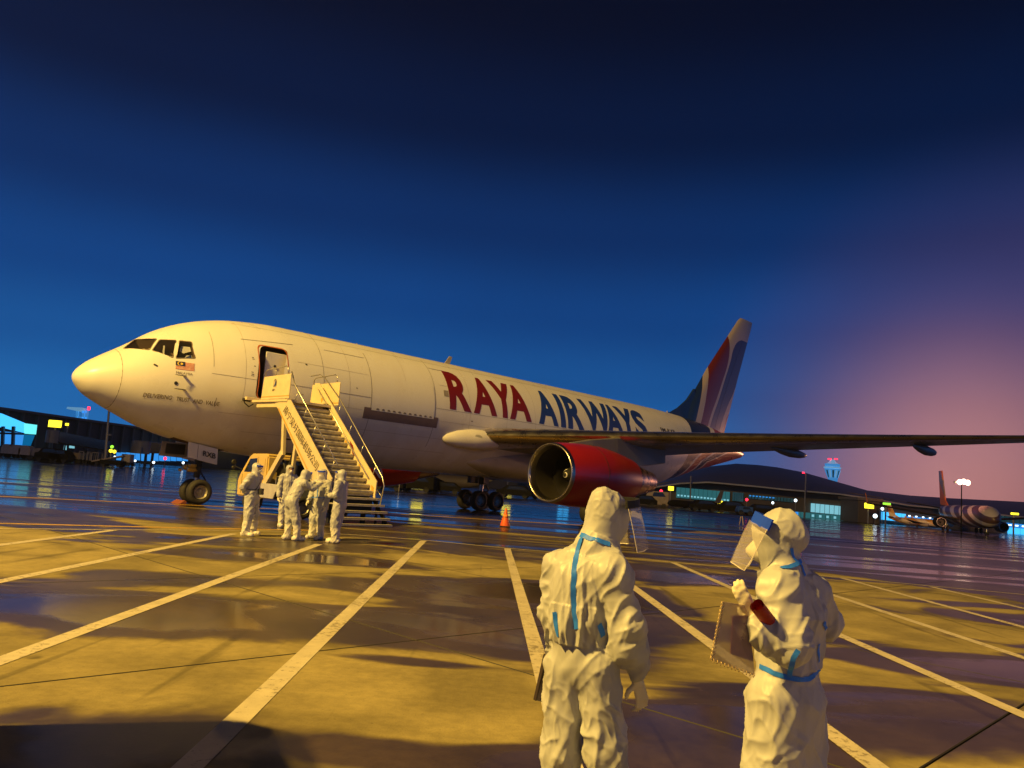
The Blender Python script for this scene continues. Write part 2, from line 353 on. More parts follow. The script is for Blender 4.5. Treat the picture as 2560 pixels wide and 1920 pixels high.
def pchip(x, y):
    h = np.diff(x); dl = np.diff(y) / h; m = np.zeros(len(x)); m[0] = dl[0]; m[-1] = dl[-1]
    for i in range(1, len(x) - 1):
        if dl[i - 1] * dl[i] > 0:
            a = 2 * h[i] + h[i - 1]; b = h[i] + 2 * h[i - 1]; m[i] = (a + b) / (a / dl[i - 1] + b / dl[i])
    def f(t):
        i = int(np.clip(np.searchsorted(x, t) - 1, 0, len(x) - 2)); s = (t - x[i]) / h[i]
        return (2 * s**3 - 3 * s**2 + 1) * y[i] + (s**3 - 2 * s**2 + s) * h[i] * m[i] + (-2 * s**3 + 3 * s**2) * y[i + 1] + (s**3 - s**2) * h[i] * m[i + 1]
    return f
_q = np.sqrt(XS); _T, _B, _W = pchip(_q, TOP), pchip(_q, BOT), pchip(_q, WID)
fT = lambda x: _T(math.sqrt(max(x, 0))); fB = lambda x: _B(math.sqrt(max(x, 0))); fW = lambda x: _W(math.sqrt(max(x, 0)))
def SP(x, ph, off=0.0):
    """point on the fuselage skin at station x; ph = 0 on the port waterline, pi/2 at the crown"""
    x = min(max(x, 0.0), 47.3); a, b, w = fT(x), fB(x), fW(x); m = (a + b) / 2; h = (a - b) / 2
    p = V(x, w * math.cos(ph), m + h * math.sin(ph))
    if off:
        e = .01; x2 = min(x + e, 47.3); x1 = x2 - 2 * e
        def q(xx, pp):
            A, B, WW = fT(xx), fB(xx), fW(xx); return V(xx, WW * math.cos(pp), (A + B) / 2 + (A - B) / 2 * math.sin(pp))
        tx = q(x2, ph) - q(max(x1, 0), ph); tp = q(x, ph + e) - q(x, ph - e); n = tx.cross(tp).normalized()
        c = V(x, 0, m)
        if n.dot(p - c) < 0: n = -n
        p = p + n * off
    return p
def PH(x, z):
    a, b = fT(x), fB(x); return math.asin(max(-1, min(1, (z - (a + b) / 2) / ((a - b) / 2))))
def skin(x, z, off=.006): return SP(x, PH(x, z), off)

NR = 72
def tube_section(x0, x1, n, name, mats, power=1.0, caps=True, fmi=None):
    st = [x0 + (x1 - x0) * (k / n) ** power for k in range(n + 1)]
    mb = MB(); vv = []
    for x in st: vv += [SP(x, 2 * PI * k / NR) for k in range(NR)]
    F = [(i * NR + k, i * NR + (k + 1) % NR, (i + 1) * NR + (k + 1) % NR, (i + 1) * NR + k) for i in range(n) for k in range(NR)]
    if caps: F += [tuple(range(NR)), tuple(n * NR + k for k in range(NR))]
    mb.add(vv, F)
    return mb.build(name, mats, plane, smooth=True, auto=.6)

def livery(name):
    """white fuselage paint; navy, white and red bands sweep over the tail cone from about x = 36.4"""
    m = mat(name, (.80, .78, .74), .32, var=.0, rvar=.08, vscale=.9)
    t = m.node_tree; b = t.nodes['Principled BSDF']; L = t.links.new
    tc = N(t, 'ShaderNodeTexCoord'); s = N(t, 'ShaderNodeSeparateXYZ'); L(tc.outputs['Object'], s.inputs[0])
    def ma(op, a, c):
        n = N(t, 'ShaderNodeMath', operation=op)
        for i, q in enumerate((a, c)):
            if isinstance(q, (int, float)): n.inputs[i].default_value = q
            else: L(q, n.inputs[i])
        return n.outputs[0]
    sc = N(t, 'ShaderNodeMapRange', ins={1: 4.2, 2: 6.6, 3: 1.0, 4: 2.9}); L(s.outputs['Z'], sc.inputs[0])
    lean = N(t, 'ShaderNodeMapRange', clamp=False, ins={1: 2.0, 2: 5.7, 3: 35.3, 4: 36.9}); L(s.outputs['Z'], lean.inputs[0])
    u = ma('DIVIDE', ma('SUBTRACT', s.outputs['X'], lean.outputs[0]), sc.outputs[0])
    r = N(t, 'ShaderNodeValToRGB'); c = r.color_ramp; c.interpolation = 'CONSTANT'
    wht, nav, red = (.78, .76, .72), (.016, .035, .115), (.36, .055, .035)
    seq = [(0, wht), (.5, nav), (1.75, wht), (2.05, red), (3.1, wht), (3.4, nav), (4.3, wht), (4.6, red), (7.0, wht)]
    while len(c.elements) < len(seq): c.elements.new(.5)
    for e, (p, q) in zip(c.elements, seq): e.position = p / 10; e.color = (*q, 1)
    L(ma('DIVIDE', ma('ADD', u, .5), 10.0), r.inputs[0])
    # rain-washed grime: streaks and soiling heavier on the belly
    mp = N(t, 'ShaderNodeMapping'); mp.inputs['Scale'].default_value = (1, .5, .22); L(tc.outputs['Object'], mp.inputs[0])
    n1 = N(t, 'ShaderNodeTexNoise', ins={'Scale': 1.6, 'Detail': 7.0, 'Roughness': .62}); L(mp.outputs[0], n1.inputs['Vector'])
    soil = N(t, 'ShaderNodeMapRange', interpolation_type='SMOOTHSTEP', ins={1: 4.4, 2: 2.2, 3: .10, 4: .30}); L(s.outputs['Z'], soil.inputs[0])
    k = N(t, 'ShaderNodeMapRange', ins={1: .36, 2: .64, 3: 0, 4: 1}); L(n1.outputs[0], k.inputs[0])
    mx = N(t, 'ShaderNodeMix', data_type='RGBA', blend_type='MULTIPLY', ins={7: (.66, .53, .38, 1)}); L(ma('MULTIPLY', k.outputs[0], soil.outputs[0]), mx.inputs[0]); L(r.outputs[0], mx.inputs[6])
    L(mx.outputs[2], b.inputs['Base Color'])
    return m
M['livery'] = livery('fuselage_livery')
fus = tube_section(1.19, 47.3, 150, 'fuselage', [M['livery'], M['dark']], 1.0)
rad = tube_section(0.0002, 1.175, 30, 'radome', [M['livery']], 2.0)

# openings: the entry door and the cockpit windows are cut out of the skin
def rounded(poly, r, n=5):
    out = []; m = len(poly)
    for i in range(m):
        a, b, c = Vector(poly[i - 1]), Vector(poly[i]), Vector(poly[(i + 1) % m]); d1 = (a - b).normalized(); d2 = (c - b).normalized()
        p1 = b + d1 * r; p2 = b + d2 * r
        out += [p1 * (1 - k / n) ** 2 + b * 2 * (k / n) * (1 - k / n) + p2 * (k / n) ** 2 for k in range(n + 1)]
    return out
WIN = {'a': [(1.36, 5.36), (1.86, 5.80), (2.27, 5.845), (1.97, 5.375)], 'b': [(2.05, 5.37), (2.34, 5.815), (2.80, 5.86), (2.62, 5.185)], 'c': [(2.72, 5.18), (2.90, 5.855), (3.27, 5.865), (3.33, 5.27)]}
cut = MB()
for sgn in (1, -1):
    for k, poly in WIN.items():
        R2 = [(q.x, q.y) for q in rounded([(x, z) for x, z in poly], .05, 3)]
        o1 = [skin(x, z, .12) for x, z in R2]; o2 = [skin(x, z, -.55 if k != 'a' else -.4) for x, z in R2]
        if sgn < 0: o1 = [Vector((p.x, -p.y, p.z)) for p in o1]; o2 = [Vector((p.x, -p.y, p.z)) for p in o2]
        n = len(R2); cut.add(o1 + o2, [tuple(range(n)), tuple(range(n, 2 * n))[::-1]] + [(i, i + n, (i + 1) % n + n, (i + 1) % n) for i in range(n)])
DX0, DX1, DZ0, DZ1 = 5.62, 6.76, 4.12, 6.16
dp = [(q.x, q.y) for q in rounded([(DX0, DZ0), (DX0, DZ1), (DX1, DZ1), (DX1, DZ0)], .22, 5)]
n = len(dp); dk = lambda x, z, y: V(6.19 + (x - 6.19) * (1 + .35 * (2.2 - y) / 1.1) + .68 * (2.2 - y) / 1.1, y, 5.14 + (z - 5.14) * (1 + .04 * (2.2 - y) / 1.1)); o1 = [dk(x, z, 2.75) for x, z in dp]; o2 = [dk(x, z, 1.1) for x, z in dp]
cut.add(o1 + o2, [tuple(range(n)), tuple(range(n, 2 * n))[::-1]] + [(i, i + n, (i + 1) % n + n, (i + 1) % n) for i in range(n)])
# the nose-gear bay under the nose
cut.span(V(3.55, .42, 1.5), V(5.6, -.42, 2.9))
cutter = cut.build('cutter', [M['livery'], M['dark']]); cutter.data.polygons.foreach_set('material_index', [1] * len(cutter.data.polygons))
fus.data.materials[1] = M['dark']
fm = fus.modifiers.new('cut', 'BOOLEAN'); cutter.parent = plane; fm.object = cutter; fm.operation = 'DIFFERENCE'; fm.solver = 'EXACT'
dg = bpy.context.evaluated_depsgraph_get(); dg.update()
nm = bpy.data.meshes.new_from_object(fus.evaluated_get(dg)); fus.modifiers.clear(); fus.data = nm
bpy.data.objects.remove(cutter)
nm.polygons.foreach_set('use_smooth', [True] * len(nm.polygons)); nm.set_sharp_from_angle(angle=.5)

# cockpit windows: frame strips and panes; a few things seen behind the glass
for sgn in (1, -1):
    for k, poly in WIN.items():
        R2 = rounded([(x, z) for x, z in poly], .05, 3); c = sum((q for q in R2), Vector((0, 0))) / len(R2)
        fl = lambda p: p if sgn > 0 else Vector((p.x, -p.y, p.z))
        wo = [fl(skin(*(c + (q - c) * 1.075), .008)) for q in R2]; wi = [fl(skin(*(c + (q - c) * .985), .012)) for q in R2]; n = len(R2)
        fr = MB(); fr.add(wo + wi, [(i, (i + 1) % n, (i + 1) % n + n, i + n) for i in range(n)])
        f = fr.build('window', M['seam'], plane)
        gp = MB(); gp.add([fl(skin(q.x, q.y, -.03)) for q in R2], [tuple(range(n))]); gp.build('pane', M['glass'], f)
cw = MB()
cw.bar(skin(2.33, 5.30, -.30), skin(2.42, 5.76, -.22), .05, .09); cw.bar(skin(2.36, 5.34, -.30), skin(2.62, 5.30, -.25), .05, .07)
cw.box(skin(2.60, 5.28, -.2), (.10, .05, .10)); cw.build('pilot_seat_frame', M['cabwhite'], plane)
sh = MB(); sh.add([skin(2.86, 5.55, -.16), skin(2.95, 5.77, -.16), skin(3.22, 5.77, -.15), skin(3.24, 5.6, -.16), skin(2.98, 5.48, -.16)], [(0, 1, 2, 3, 4)])
sh.add([skin(2.95, 5.22, -.18), skin(3.08, 5.42, -.17), skin(3.26, 5.44, -.17), skin(3.27, 5.26, -.18)], [(0, 1, 2, 3)])
sh.add([skin(3.02, 5.27, -.165), skin(3.02, 5.31, -.165), skin(3.20, 5.33, -.165), skin(3.20, 5.44, -.165), skin(3.24, 5.44, -.165), skin(3.24, 5.27, -.165)], [(0, 1, 2, 3), (2, 3, 4, 5)], 1)
sh.build('sun_screen', [M['cabwhite'], M['navy']], plane)
sh = MB(); sh.add([skin(1.62, 5.42, -.12), skin(1.86, 5.56, -.16), skin(1.90, 5.44, -.14)], [(0, 1, 2)]); sh.add([skin(1.92, 5.42, -.12), skin(1.98, 5.62, -.2), skin(2.12, 5.50, -.14), skin(2.08, 5.42, -.1)], [(0, 1, 2, 3)])
sh.build('glare_shield', mat('visor_paper', (.5, .45, .25), .6), plane)

# entry door: orange-edged frame, the inner barrier panel behind it with its peephole
def strip_loop(pts2, w, off, name, m):
    D2 = []
    for i, q in enumerate(pts2):
        r = pts2[(i + 1) % len(pts2)]; k = max(1, int(math.hypot(r[0] - q[0], r[1] - q[1]) / .06)); D2 += [(q[0] + (r[0] - q[0]) * j / k, q[1] + (r[1] - q[1]) * j / k) for j in range(k)]
    pts2 = D2
    n = len(pts2); c = sum((Vector(q) for q in pts2), Vector((0, 0))) / n
    A_ = [skin(*q, off) for q in pts2]; B_ = [skin(c.x + (q[0] - c.x) * (1 + w / .57), c.y + (q[1] - c.y) * (1 + w / 1.02), off) for q in pts2]
    mb = MB(); mb.add(A_ + B_, [(i, (i + 1) % n, (i + 1) % n + n, i + n) for i in range(n)]); return mb.build(name, m, plane)
df = strip_loop(dp, .035, .010, 'door_frame', M['orange'])
bp_ = MB(); bp_.span(V(6.00, 1.95, 4.0), V(7.10, 1.99, 5.98)); bd = bp_.build('barrier_panel', M['paint'], plane, bevel=.02)
pm = MB(); pm.lathe([(-.02, .0), (-.02, .05), (.0, .05), (.0, 0)], c=V(6.40, 2.01, 5.46), axis='Y', n=14); pm.build('peephole', M['black'], bd)
pm = MB()
for a in (0, .9, 1.8, 2.7): pm.bar(V(6.41, 2.015, 4.86) + Vector((math.cos(a), 0, math.sin(a))) * .12, V(6.41, 2.015, 4.86) - Vector((math.cos(a), 0, math.sin(a))) * .12, .03, .03)
pm.build('latch', M['black'], bd)
pm = MB(); pm.tube([V(5.72, 1.9, 4.16), V(5.72, 1.9, 4.34)], .08, 10); pm.build('door_roller', M['cabwhite'], plane)

# marks and seams laid on the skin
def line(pts, w, m, name='seam', off=.007, dense=.25, vert=False):
    P = []
    for (x0, z0), (x1, z1) in zip(pts[:-1], pts[1:]):
        k = max(1, int(math.hypot(x1 - x0, z1 - z0) / dense)); P += [(x0 + (x1 - x0) * i / k, z0 + (z1 - z0) * i / k) for i in range(k)]
    P.append(pts[-1]); mb = MB(); a = []; b = []
    for i, q in enumerate(P):
        d = (Vector(P[min(i + 1, len(P) - 1)]) - Vector(P[max(i - 1, 0)])).normalized(); nrm = Vector((-d.y, d.x)) * w / 2
        a.append(skin(q[0] + nrm.x, q[1] + nrm.y, off)); b.append(skin(q[0] - nrm.x, q[1] - nrm.y, off))
    n = len(P); mb.add(a + b, [(i, i + 1, n + i + 1, n + i) for i in range(n - 1)]); return mb.build(name, m, plane)
def frame_ring(x, p0, p1, w, m, name='seam', off=.006):
    n = 28; mb = MB(); mb.add([SP(xx, p0 + (p1 - p0) * k / n, off) for xx in (x, x + w) for k in range(n + 1)], [(k, k + 1, n + 2 + k, n + 1 + k) for k in range(n)]); return mb.build(name, m, plane)
frame_ring(1.168, -PI, PI, .022, M['seam'], 'radome_seam', .002)
S1 = .018
line([(5.02, 6.29), (7.16, 6.45)], S1, M['seam']); line([(3.9, 4.80), (5.55, 4.79)], S1 * .7, M['seam']); line([(6.9, 4.80), (10.66, 4.80)], S1, M['seam'])
frame_ring(8.35, -.1, 1.45, .014, M['seam']); frame_ring(10.69, -.62, .9, .02, M['seam']); frame_ring(14.24, -.62, 1.1, .02, M['seam'])
line([(14.24, 4.80), (27.0, 4.80)], S1 * .7, M['seam']); line([(14.3, 6.66), (15.6, 6.66)], S1, M['seam']); line([(8.6, 6.5), (10.6, 6.5)], S1 * .8, M['seam'])
frame_ring(3.95, .2, .9, .012, M['seam']); line([(4.2, 3.62), (4.2, 3.95)], .02, M['seam'])
M['faint'] = mat('faint_seam', (.45, .40, .33), .6)
for k, x in enumerate((5.1, 9.6, 12.6, 16.4, 18.9, 21.0, 23.2, 25.6, 27.9, 30.3, 32.6, 35.1)): frame_ring(x, -.55 if k % 2 else -.3, 1.5, .011, M['faint'], 'skin_joint', .004)
for z, xa, xb in ((6.95, 5.0, 30.0), (5.75, 7.2, 10.6), (4.25, 6.9, 10.3), (4.25, 14.6, 24.0), (3.45, 4.4, 15.5), (5.9, 14.6, 15.05), (2.85, 5.5, 15.5)): line([(xa, z), (xb, z)], .011, M['faint'], 'skin_joint', .004, .4)
for x, z, w_, h_ in ((5.33, 5.62, .07, .03), (5.34, 5.56, .09, .02), (5.40, 5.30, .06, .03), (5.30, 5.06, .08, .02), (5.31, 4.98, .10, .03), (5.29, 4.92, .12, .02), (7.4, 4.5, .08, .02), (9.9, 5.1, .09, .03), (16.5, 4.45, .10, .04), (19.8, 4.40, .06, .06), (24.2, 4.5, .10, .03), (8.2, 3.6, .14, .02)): line([(x, z), (x + w_, z)], h_, M['seam'], 'stencil_mark', .006)
for a, b in (((11.64, 5.59), (12.22, 5.60)), ((12.76, 5.60), (13.35, 5.60))): line([a, b], .055, M['grime'], 'vent_slot')
for x, z, s in ((12.48, 4.70, .26), (14.03, 5.32, .22), (14.93, 5.55, .28)): line([(x - s / 2, z), (x + s / 2, z)], s, M['grime'], 'access_patch', off=.008)
line([(13.50, 4.94), (13.62, 4.94)], .13, M['black'], 'drain_hole', off=.009)
line([(7.55, 5.72), (7.63, 5.69)], .05, M['black'], 'drain_hole'); line([(2.05, 4.86), (2.17, 4.80)], .06, M['black'], 'drain_hole')
# the patch of plum primer below the cargo door
def patch(x0, x1, z0, z1, m, name, off=.007, dz=.0, parent=None):
    nx = max(1, int((x1 - x0) / .2)); nzz = max(1, int((z1 - z0) / .05)); mb = MB()
    mb.add([skin(x0 + (x1 - x0) * i / nx, z0 + (z1 - z0) * j / nzz, off) for i in range(nx + 1) for j in range(nzz + 1)], [(i * (nzz + 1) + j, i * (nzz + 1) + j + 1, (i + 1) * (nzz + 1) + j + 1, (i + 1) * (nzz + 1) + j) for i in range(nx) for j in range(nzz)])
    return mb.build(name, m, parent or plane, smooth=True)
patch(10.39, 14.46, 3.91, 4.285, M['plum'], 'primer_patch'); patch(10.39, 10.75, 4.285, 4.38, M['plum'], 'primer_patch'); patch(14.2, 14.46, 4.285, 4.38, M['plum'], 'primer_patch')
# cargo door: a panel a few millimetres proud, with its row of latch marks
mb = MB(); nx, nzz = 22, 12
mb.add([skin(10.76 + 3.43 * i / nx, 4.29 + 1.5 * j / nzz + .0, .011) for i in range(nx + 1) for j in range(nzz + 1)], [(i * (nzz + 1) + j, i * (nzz + 1) + j + 1, (i + 1) * (nzz + 1) + j + 1, (i + 1) * (nzz + 1) + j) for i in range(nx) for j in range(nzz)])
cdoor = mb.build('cargo_door', M['livery'], plane, smooth=True)
for k in range(11):
    cdm = MB(); x = 10.98 + k * .292; z = 4.36; cdm.add([skin(x, z - .03, .016), skin(x + .17, z - .03, .016), skin(x + .14, z + .035, .016), skin(x + .04, z + .035, .016)], [(0, 1, 2, 3)])
    cdm.build('latch_mark', M['seam'], cdoor)

# lettering
M['slogan'] = mat('slogan_grey', (.16, .12, .08), .5)
def put_text(body, x0, x1, z0, z1, m, name, bold=0.0, off=.009, shear=0.0, rise=0.0, parent=None, mapper=None):
    vv, ff = text_mesh(body, bold, shear)
    bm = bmesh.new(); bv = [bm.verts.new((p[0], p[1], 0)) for p in vv]
    for f in ff:
        try: bm.faces.new([bv[i] for i in f])
        except ValueError: pass
    lo = vv.min(0); hi = vv.max(0)
    if (z1 - z0) > .8:
        for k in range(1, 12):
            zc = lo[1] + (hi[1] - lo[1]) * k / 12
            bmesh.ops.bisect_plane(bm, geom=bm.verts[:] + bm.edges[:] + bm.faces[:], plane_co=(0, zc, 0), plane_no=(0, 1, 0))
    bm.verts.ensure_lookup_table()
    for v in bm.verts:
        a = (v.co.x - lo[0]) / (hi[0] - lo[0]); b = (v.co.y - lo[1]) / (hi[1] - lo[1])
        x = x0 + (x1 - x0) * a; z = z0 + (z1 - z0) * b + rise * a
        v.co = mapper(x, z) if mapper else skin(x, z, off)
    me = bpy.data.meshes.new(name); bm.to_mesh(me); bm.free(); me.materials.append(m)
    return link(bpy.data.objects.new(name, me), parent or plane)
Z0, Z1 = 4.855, 6.66
def flare(x0, x1):     # the letters lean and flare a little towards the crown
    return lambda x, z: skin(x, z, .009)
for ch, a, b, m in (('R', 15.10, 16.48, 'deepred'), ('A', 16.62, 18.20, 'deepred'), ('Y', 18.02, 19.50, 'deepred'), ('A', 19.10, 20.70, 'deepred'),
                    ('A', 21.26, 22.82, 'navy'), ('I', 23.02, 23.42, 'navy'), ('R', 23.62, 25.02, 'navy'), ('W', 25.12, 27.62, 'navy'), ('A', 27.12, 28.74, 'navy'), ('Y', 28.44, 30.05, 'navy'), ('S', 29.96, 31.22, 'navy')):
    put_text(ch, a, b, Z0, Z1, M[m], 'letter', .040 if ch != 'I' else 0.0)
put_text('9M-RXB', 32.75, 34.55, 5.60, 5.86, M['black'], 'registration_mark', .01)
for wd, xa, xb, za in (('DELIVERING', 1.89, 2.76, 3.69), ('TRUST', 2.90, 3.34, 3.68), ('AND', 3.45, 3.77, 3.665), ('VALUE', 3.87, 4.35, 3.66)): put_text(wd, xa, xb, za, za + .15, M['slogan'], 'slogan', .012)
put_text('MALAYSIA', 2.74, 3.27, 4.625, 4.71, M['slogan'], 'slogan')
# the flag
def rect(x0, x1, z0, z1, m, off, name, parent): 
    mb = MB(); n = 6; mb.add([skin(x0 + (x1 - x0) * i / n, z, off) for i in range(n + 1) for z in (z0, z1)], [(2 * i, 2 * i + 1, 2 * i + 3, 2 * i + 2) for i in range(n)]); return mb.build(name, m, parent)
M['flagwhite'] = mat('flag_white', (.8, .72, .6), .4); M['flagred'] = mat('flag_red', (.62, .13, .04), .4); M['flagblue'] = mat('flag_blue', (.02, .025, .08), .4); M['flagyellow'] = mat('flag_yellow', (.8, .55, .05), .4)
fl = rect(2.71, 3.31, 4.795, 5.075, M['flagwhite'], .008, 'flag', plane)
for k in range(7): rect(2.71, 3.31, 4.795 + .04 * k, 4.815 + .04 * k, M['flagred'], .011, 'flag_stripe', fl)
rect(2.71, 3.01, 4.915, 5.075, M['flagblue'], .014, 'flag_canton', fl)
mb = MB(); n = 18
def disc(cx, cz, r, off): return [skin(cx + r * math.cos(2 * PI * k / n), cz + r * math.sin(2 * PI * k / n), off) for k in range(n)]
a0 = [(2.83 + .068 * math.cos(t), 4.995 + .068 * math.sin(t)) for t in np.linspace(.7, 2 * PI - .7, 14)]; a1 = [(2.85 + .056 * math.cos(t), 4.995 + .056 * math.sin(t)) for t in np.linspace(.75, 2 * PI - .75, 14)]
mb.add([skin(x, z, .017) for x, z in a0 + a1], [(i, i + 1, 14 + i + 1, 14 + i) for i in range(13)]); mb.add(disc(2.90, 4.995, .04, .017), [tuple(range(n))]); mb.build('flag_emblem', M['flagyellow'], fl)
# probes below the flag
def probe(x, z, L=.30):
    b = skin(x, z, 0); nn = (skin(x, z, .1) - b).normalized(); aft = Vector((1, 0, 0))
    mb = MB(); mb.bar(b, b + nn * .15 - aft * .05, .10, .025, up=nn.cross(aft)); tip = b + nn * .16 - aft * .06
    mb.tube([tip + aft * .10, tip, tip - aft * L * .8, tip - aft * L], [.022, .022, .016, .008], 8); mb.build('pitot_probe', M['steel'], plane, smooth=True, auto=.7)
probe(3.02, 4.56); probe(3.06, 4.11)
mb = MB(); b = skin(2.78, 4.29, .004); nn = (skin(2.78, 4.29, .1) - b).normalized(); mb.tube([b, b + nn * .012], .062, 16); mb.build('static_port', M['black'], plane)
mb = MB(); b = SP(16.9, PI / 2, 0); mb.prism([b + Vector((-.25, -.02, -.05)), b + Vector((.12, -.02, -.05)), b + Vector((.28, -.02, .42)), b + Vector((.10, -.02, .44))], (0, 0, 0), (0, .04, 0)); mb.build('blade_antenna', M['grime'], plane)
for x, h in ((8.6, .05), (11.4, .07), (36.9, .18)):
    mb = MB(); b = SP(x, PI / 2, 0); mb.tube([b - Vector((0, 0, .05)), b + Vector((.03, 0, h))], [.06, .03], 8); mb.build('antenna', M['grime'], plane)
mb = MB(); b = SP(13.2, -PI / 2, 0); mb.prism([b + Vector((-.3, -.02, .05)), b + Vector((.25, -.02, .05)), b + Vector((.42, -.02, -.42)), b + Vector((.22, -.02, -.45))], (0, 0, 0), (0, .04, 0)); mb.build('blade_antenna', M['paint'], plane)

# ---- wings
def airfoil(n=14, t=.12, camber=.012):
    xs = [(1 - math.cos(PI * k / n)) / 2 for k in range(n + 1)]
    yt = [5 * t * (.2969 * math.sqrt(x) - .126 * x - .3516 * x * x + .2843 * x**3 - .1036 * x**4) for x in xs]
    up = [(x, camber * 4 * x * (1 - x) + y) for x, y in zip(xs, yt)]; lo = [(x, camber * 4 * x * (1 - x) - y * .95) for x, y in zip(xs, yt)]
    return up[::-1] + lo[1:]
def LE(y): return 16.97 + (y - 2.5) * .687, 3.84 + (y - 2.5) * .0725 + .0006 * max(0, y - 9) ** 2
def TE(y): return 27.0 + (y - 2.5) * .19 if y < 8.2 else 28.08 + (y - 8.2) * .352
def loft(sections, sgn, name, mats, mi_of=None, close_tip=True):
    """sections: (y, xLE, zLE, chord, t, twist)"""
    mb = MB(); vv = []; A_ = None
    for (y, x0, z0, c, t, tw) in sections:
        A_ = airfoil(t=t)
        for a, b in A_:
            dx = a * c; dz = b * c - math.sin(tw) * (a - .0) * c
            p = V(x0 + dx, y, z0 + dz); vv.append(Vector((p.x, p.y * sgn, p.z)))
    n = len(A_); F = []; mi = []
    for i in range(len(sections) - 1):
        for k in range(n - 1):
            F.append((i * n + k, i * n + k + 1, (i + 1) * n + k + 1, (i + 1) * n + k)); mi.append(mi_of(k, n) if mi_of else 0)
        F.append((i * n + n - 1, i * n, (i + 1) * n, (i + 1) * n + n - 1)); mi.append(0)
    F += [tuple(range(n)), tuple((len(sections) - 1) * n + k for k in range(n))]; mi += [0, 0]
    mb.add(vv, F); mb.m = mi
    return mb.build(name, mats, plane, smooth=True, auto=.7)
def wing_secs(ys): return [(y, LE(y)[0], LE(y)[1], TE(y) - LE(y)[0], (.112 - .0014 * y), math.radians(2.4 - .10 * y)) for y in ys]
for sgn in (1, -1):
    wg = loft(wing_secs([1.6, 2.5, 4, 6, 8.2, 11, 14, 17, 20, 23, 23.8]), sgn, 'wing', [M['greywing'], M['slat']], lambda k, n: 1 if abs(k - (n - 1) / 2) < 3.2 else 0)
    for y in (5.0, 12.5, 18.0):                                    # flap track fairings under the trailing edge
        x1 = TE(y) + (.95 if y > 6 else .7); z = LE(y)[1] - .42 + (.02 if y < 9 else .20); mb = MB(); L = 4.0 if y < 15 else 3.4
        prof = [(0, .02), (.10, .10), (.3, .19), (.55, .24), (.8, .20), (.94, .13), (1, .06)]
        mb.lathe([(x1 - L + L * a, r) for a, r in prof], c=(0, 0, 0), axis='X', n=14)
        mb.v = [(v[0], -y * sgn + v[1] * .8, z - (v[0] - x1 + L) * .02 + v[2] * (1.15 if v[2] < 0 else .8)) for v in mb.v]
        mb.f += [tuple(range(14)), tuple(range(84, 98))]; mb.m += [0, 0]
        mb.build('flap_fairing', M['belly'] if 'belly' in M else M['greywing'], plane, smooth=True, auto=.8)
    loft([(y, 40.6 + (y - 1) * .72, 5.75 + (y - 1) * .10, 5.6 - (y - 1) * .42, .10, 0) for y in (.3, 1, 3, 6, 9, 9.3)], sgn, 'tailplane', [M['greywing'], M['metal']], lambda k, n: 1 if abs(k - (n - 1) / 2) < 3 else 0)
# wing-to-body fairing
mb = MB(); nr, vv, st = 40, [], []
for k in range(33):
    s = k / 32; x = 17.0 + 13.4 * s; e = max(0, math.sin(PI * s)) ** .8
    wdt = 1.5 + 1.16 * e; zt = 2.75 + .95 * e; zb = 2.45 - .68 * e; st.append(x)
    for j in range(nr):
        t = 2 * PI * j / nr; cx, cz = math.cos(t), math.sin(t); q = lambda v, p=.75: math.copysign(abs(v) ** p, v)
        yy = wdt * q(cx); zz = (zt + zb) / 2 + (zt - zb) / 2 * q(cz)
        vv.append(V(x, yy, zz))
mb.add(vv, [(i * nr + k, i * nr + (k + 1) % nr, (i + 1) * nr + (k + 1) % nr, (i + 1) * nr + k) for i in range(32) for k in range(nr)] + [tuple(range(nr)), tuple(32 * nr + k for k in range(nr))])
M['belly'] = mat('belly_paint', (.62, .56, .48), .34, var=.25, vscale=1.1, rvar=.1, stretch=(.5, 1, 1))
mb.build('wing_fairing', M['belly'], plane, smooth=True, auto=.8)
# wing-root glove with its landing light
for sgn in (1, -1):
    mb = MB(); vv = []; n = 18
    for x, yc, zc, ry, rz in ((14.9, 2.20, 3.55, .06, .05), (15.2, 2.24, 3.55, .24, .24), (15.8, 2.30, 3.58, .36, .40), (16.6, 2.40, 3.62, .42, .47), (17.3, 2.52, 3.64, .44, .46), (18.2, 2.55, 3.66, .30, .36)):
        vv += [Vector((x, -sgn * (yc + ry * math.cos(2 * PI * k / n)), zc + rz * math.sin(2 * PI * k / n))) for k in range(n)]
    mb.add(vv, [(i * n + k, i * n + (k + 1) % n, (i + 1) * n + (k + 1) % n, (i + 1) * n + k) for i in range(5) for k in range(n)] + [tuple(range(n))])
    gl = mb.build('wing_root_glove', M['livery'], plane, smooth=True)
    mb = MB(); mb.lathe([(0, 0), (.0, .16), (.03, .19), (.05, .19)], n=18); o = mb.build('landing_light', M['glass'], gl, smooth=True)
    o.location = (16.75, -sgn * 2.835, 3.70); o.rotation_euler = (0, 0, sgn * 1.35); o.scale = (1, 1.35, .75)
    mb = MB(); mb.lathe([(.02, .0), (.02, .09), (-.03, .10)], n=14); o2 = mb.build('bulb', M['metal'], gl); o2.location = (16.78, -sgn * 2.80, 3.70); o2.rotation_euler = (0, 0, sgn * 1.35)

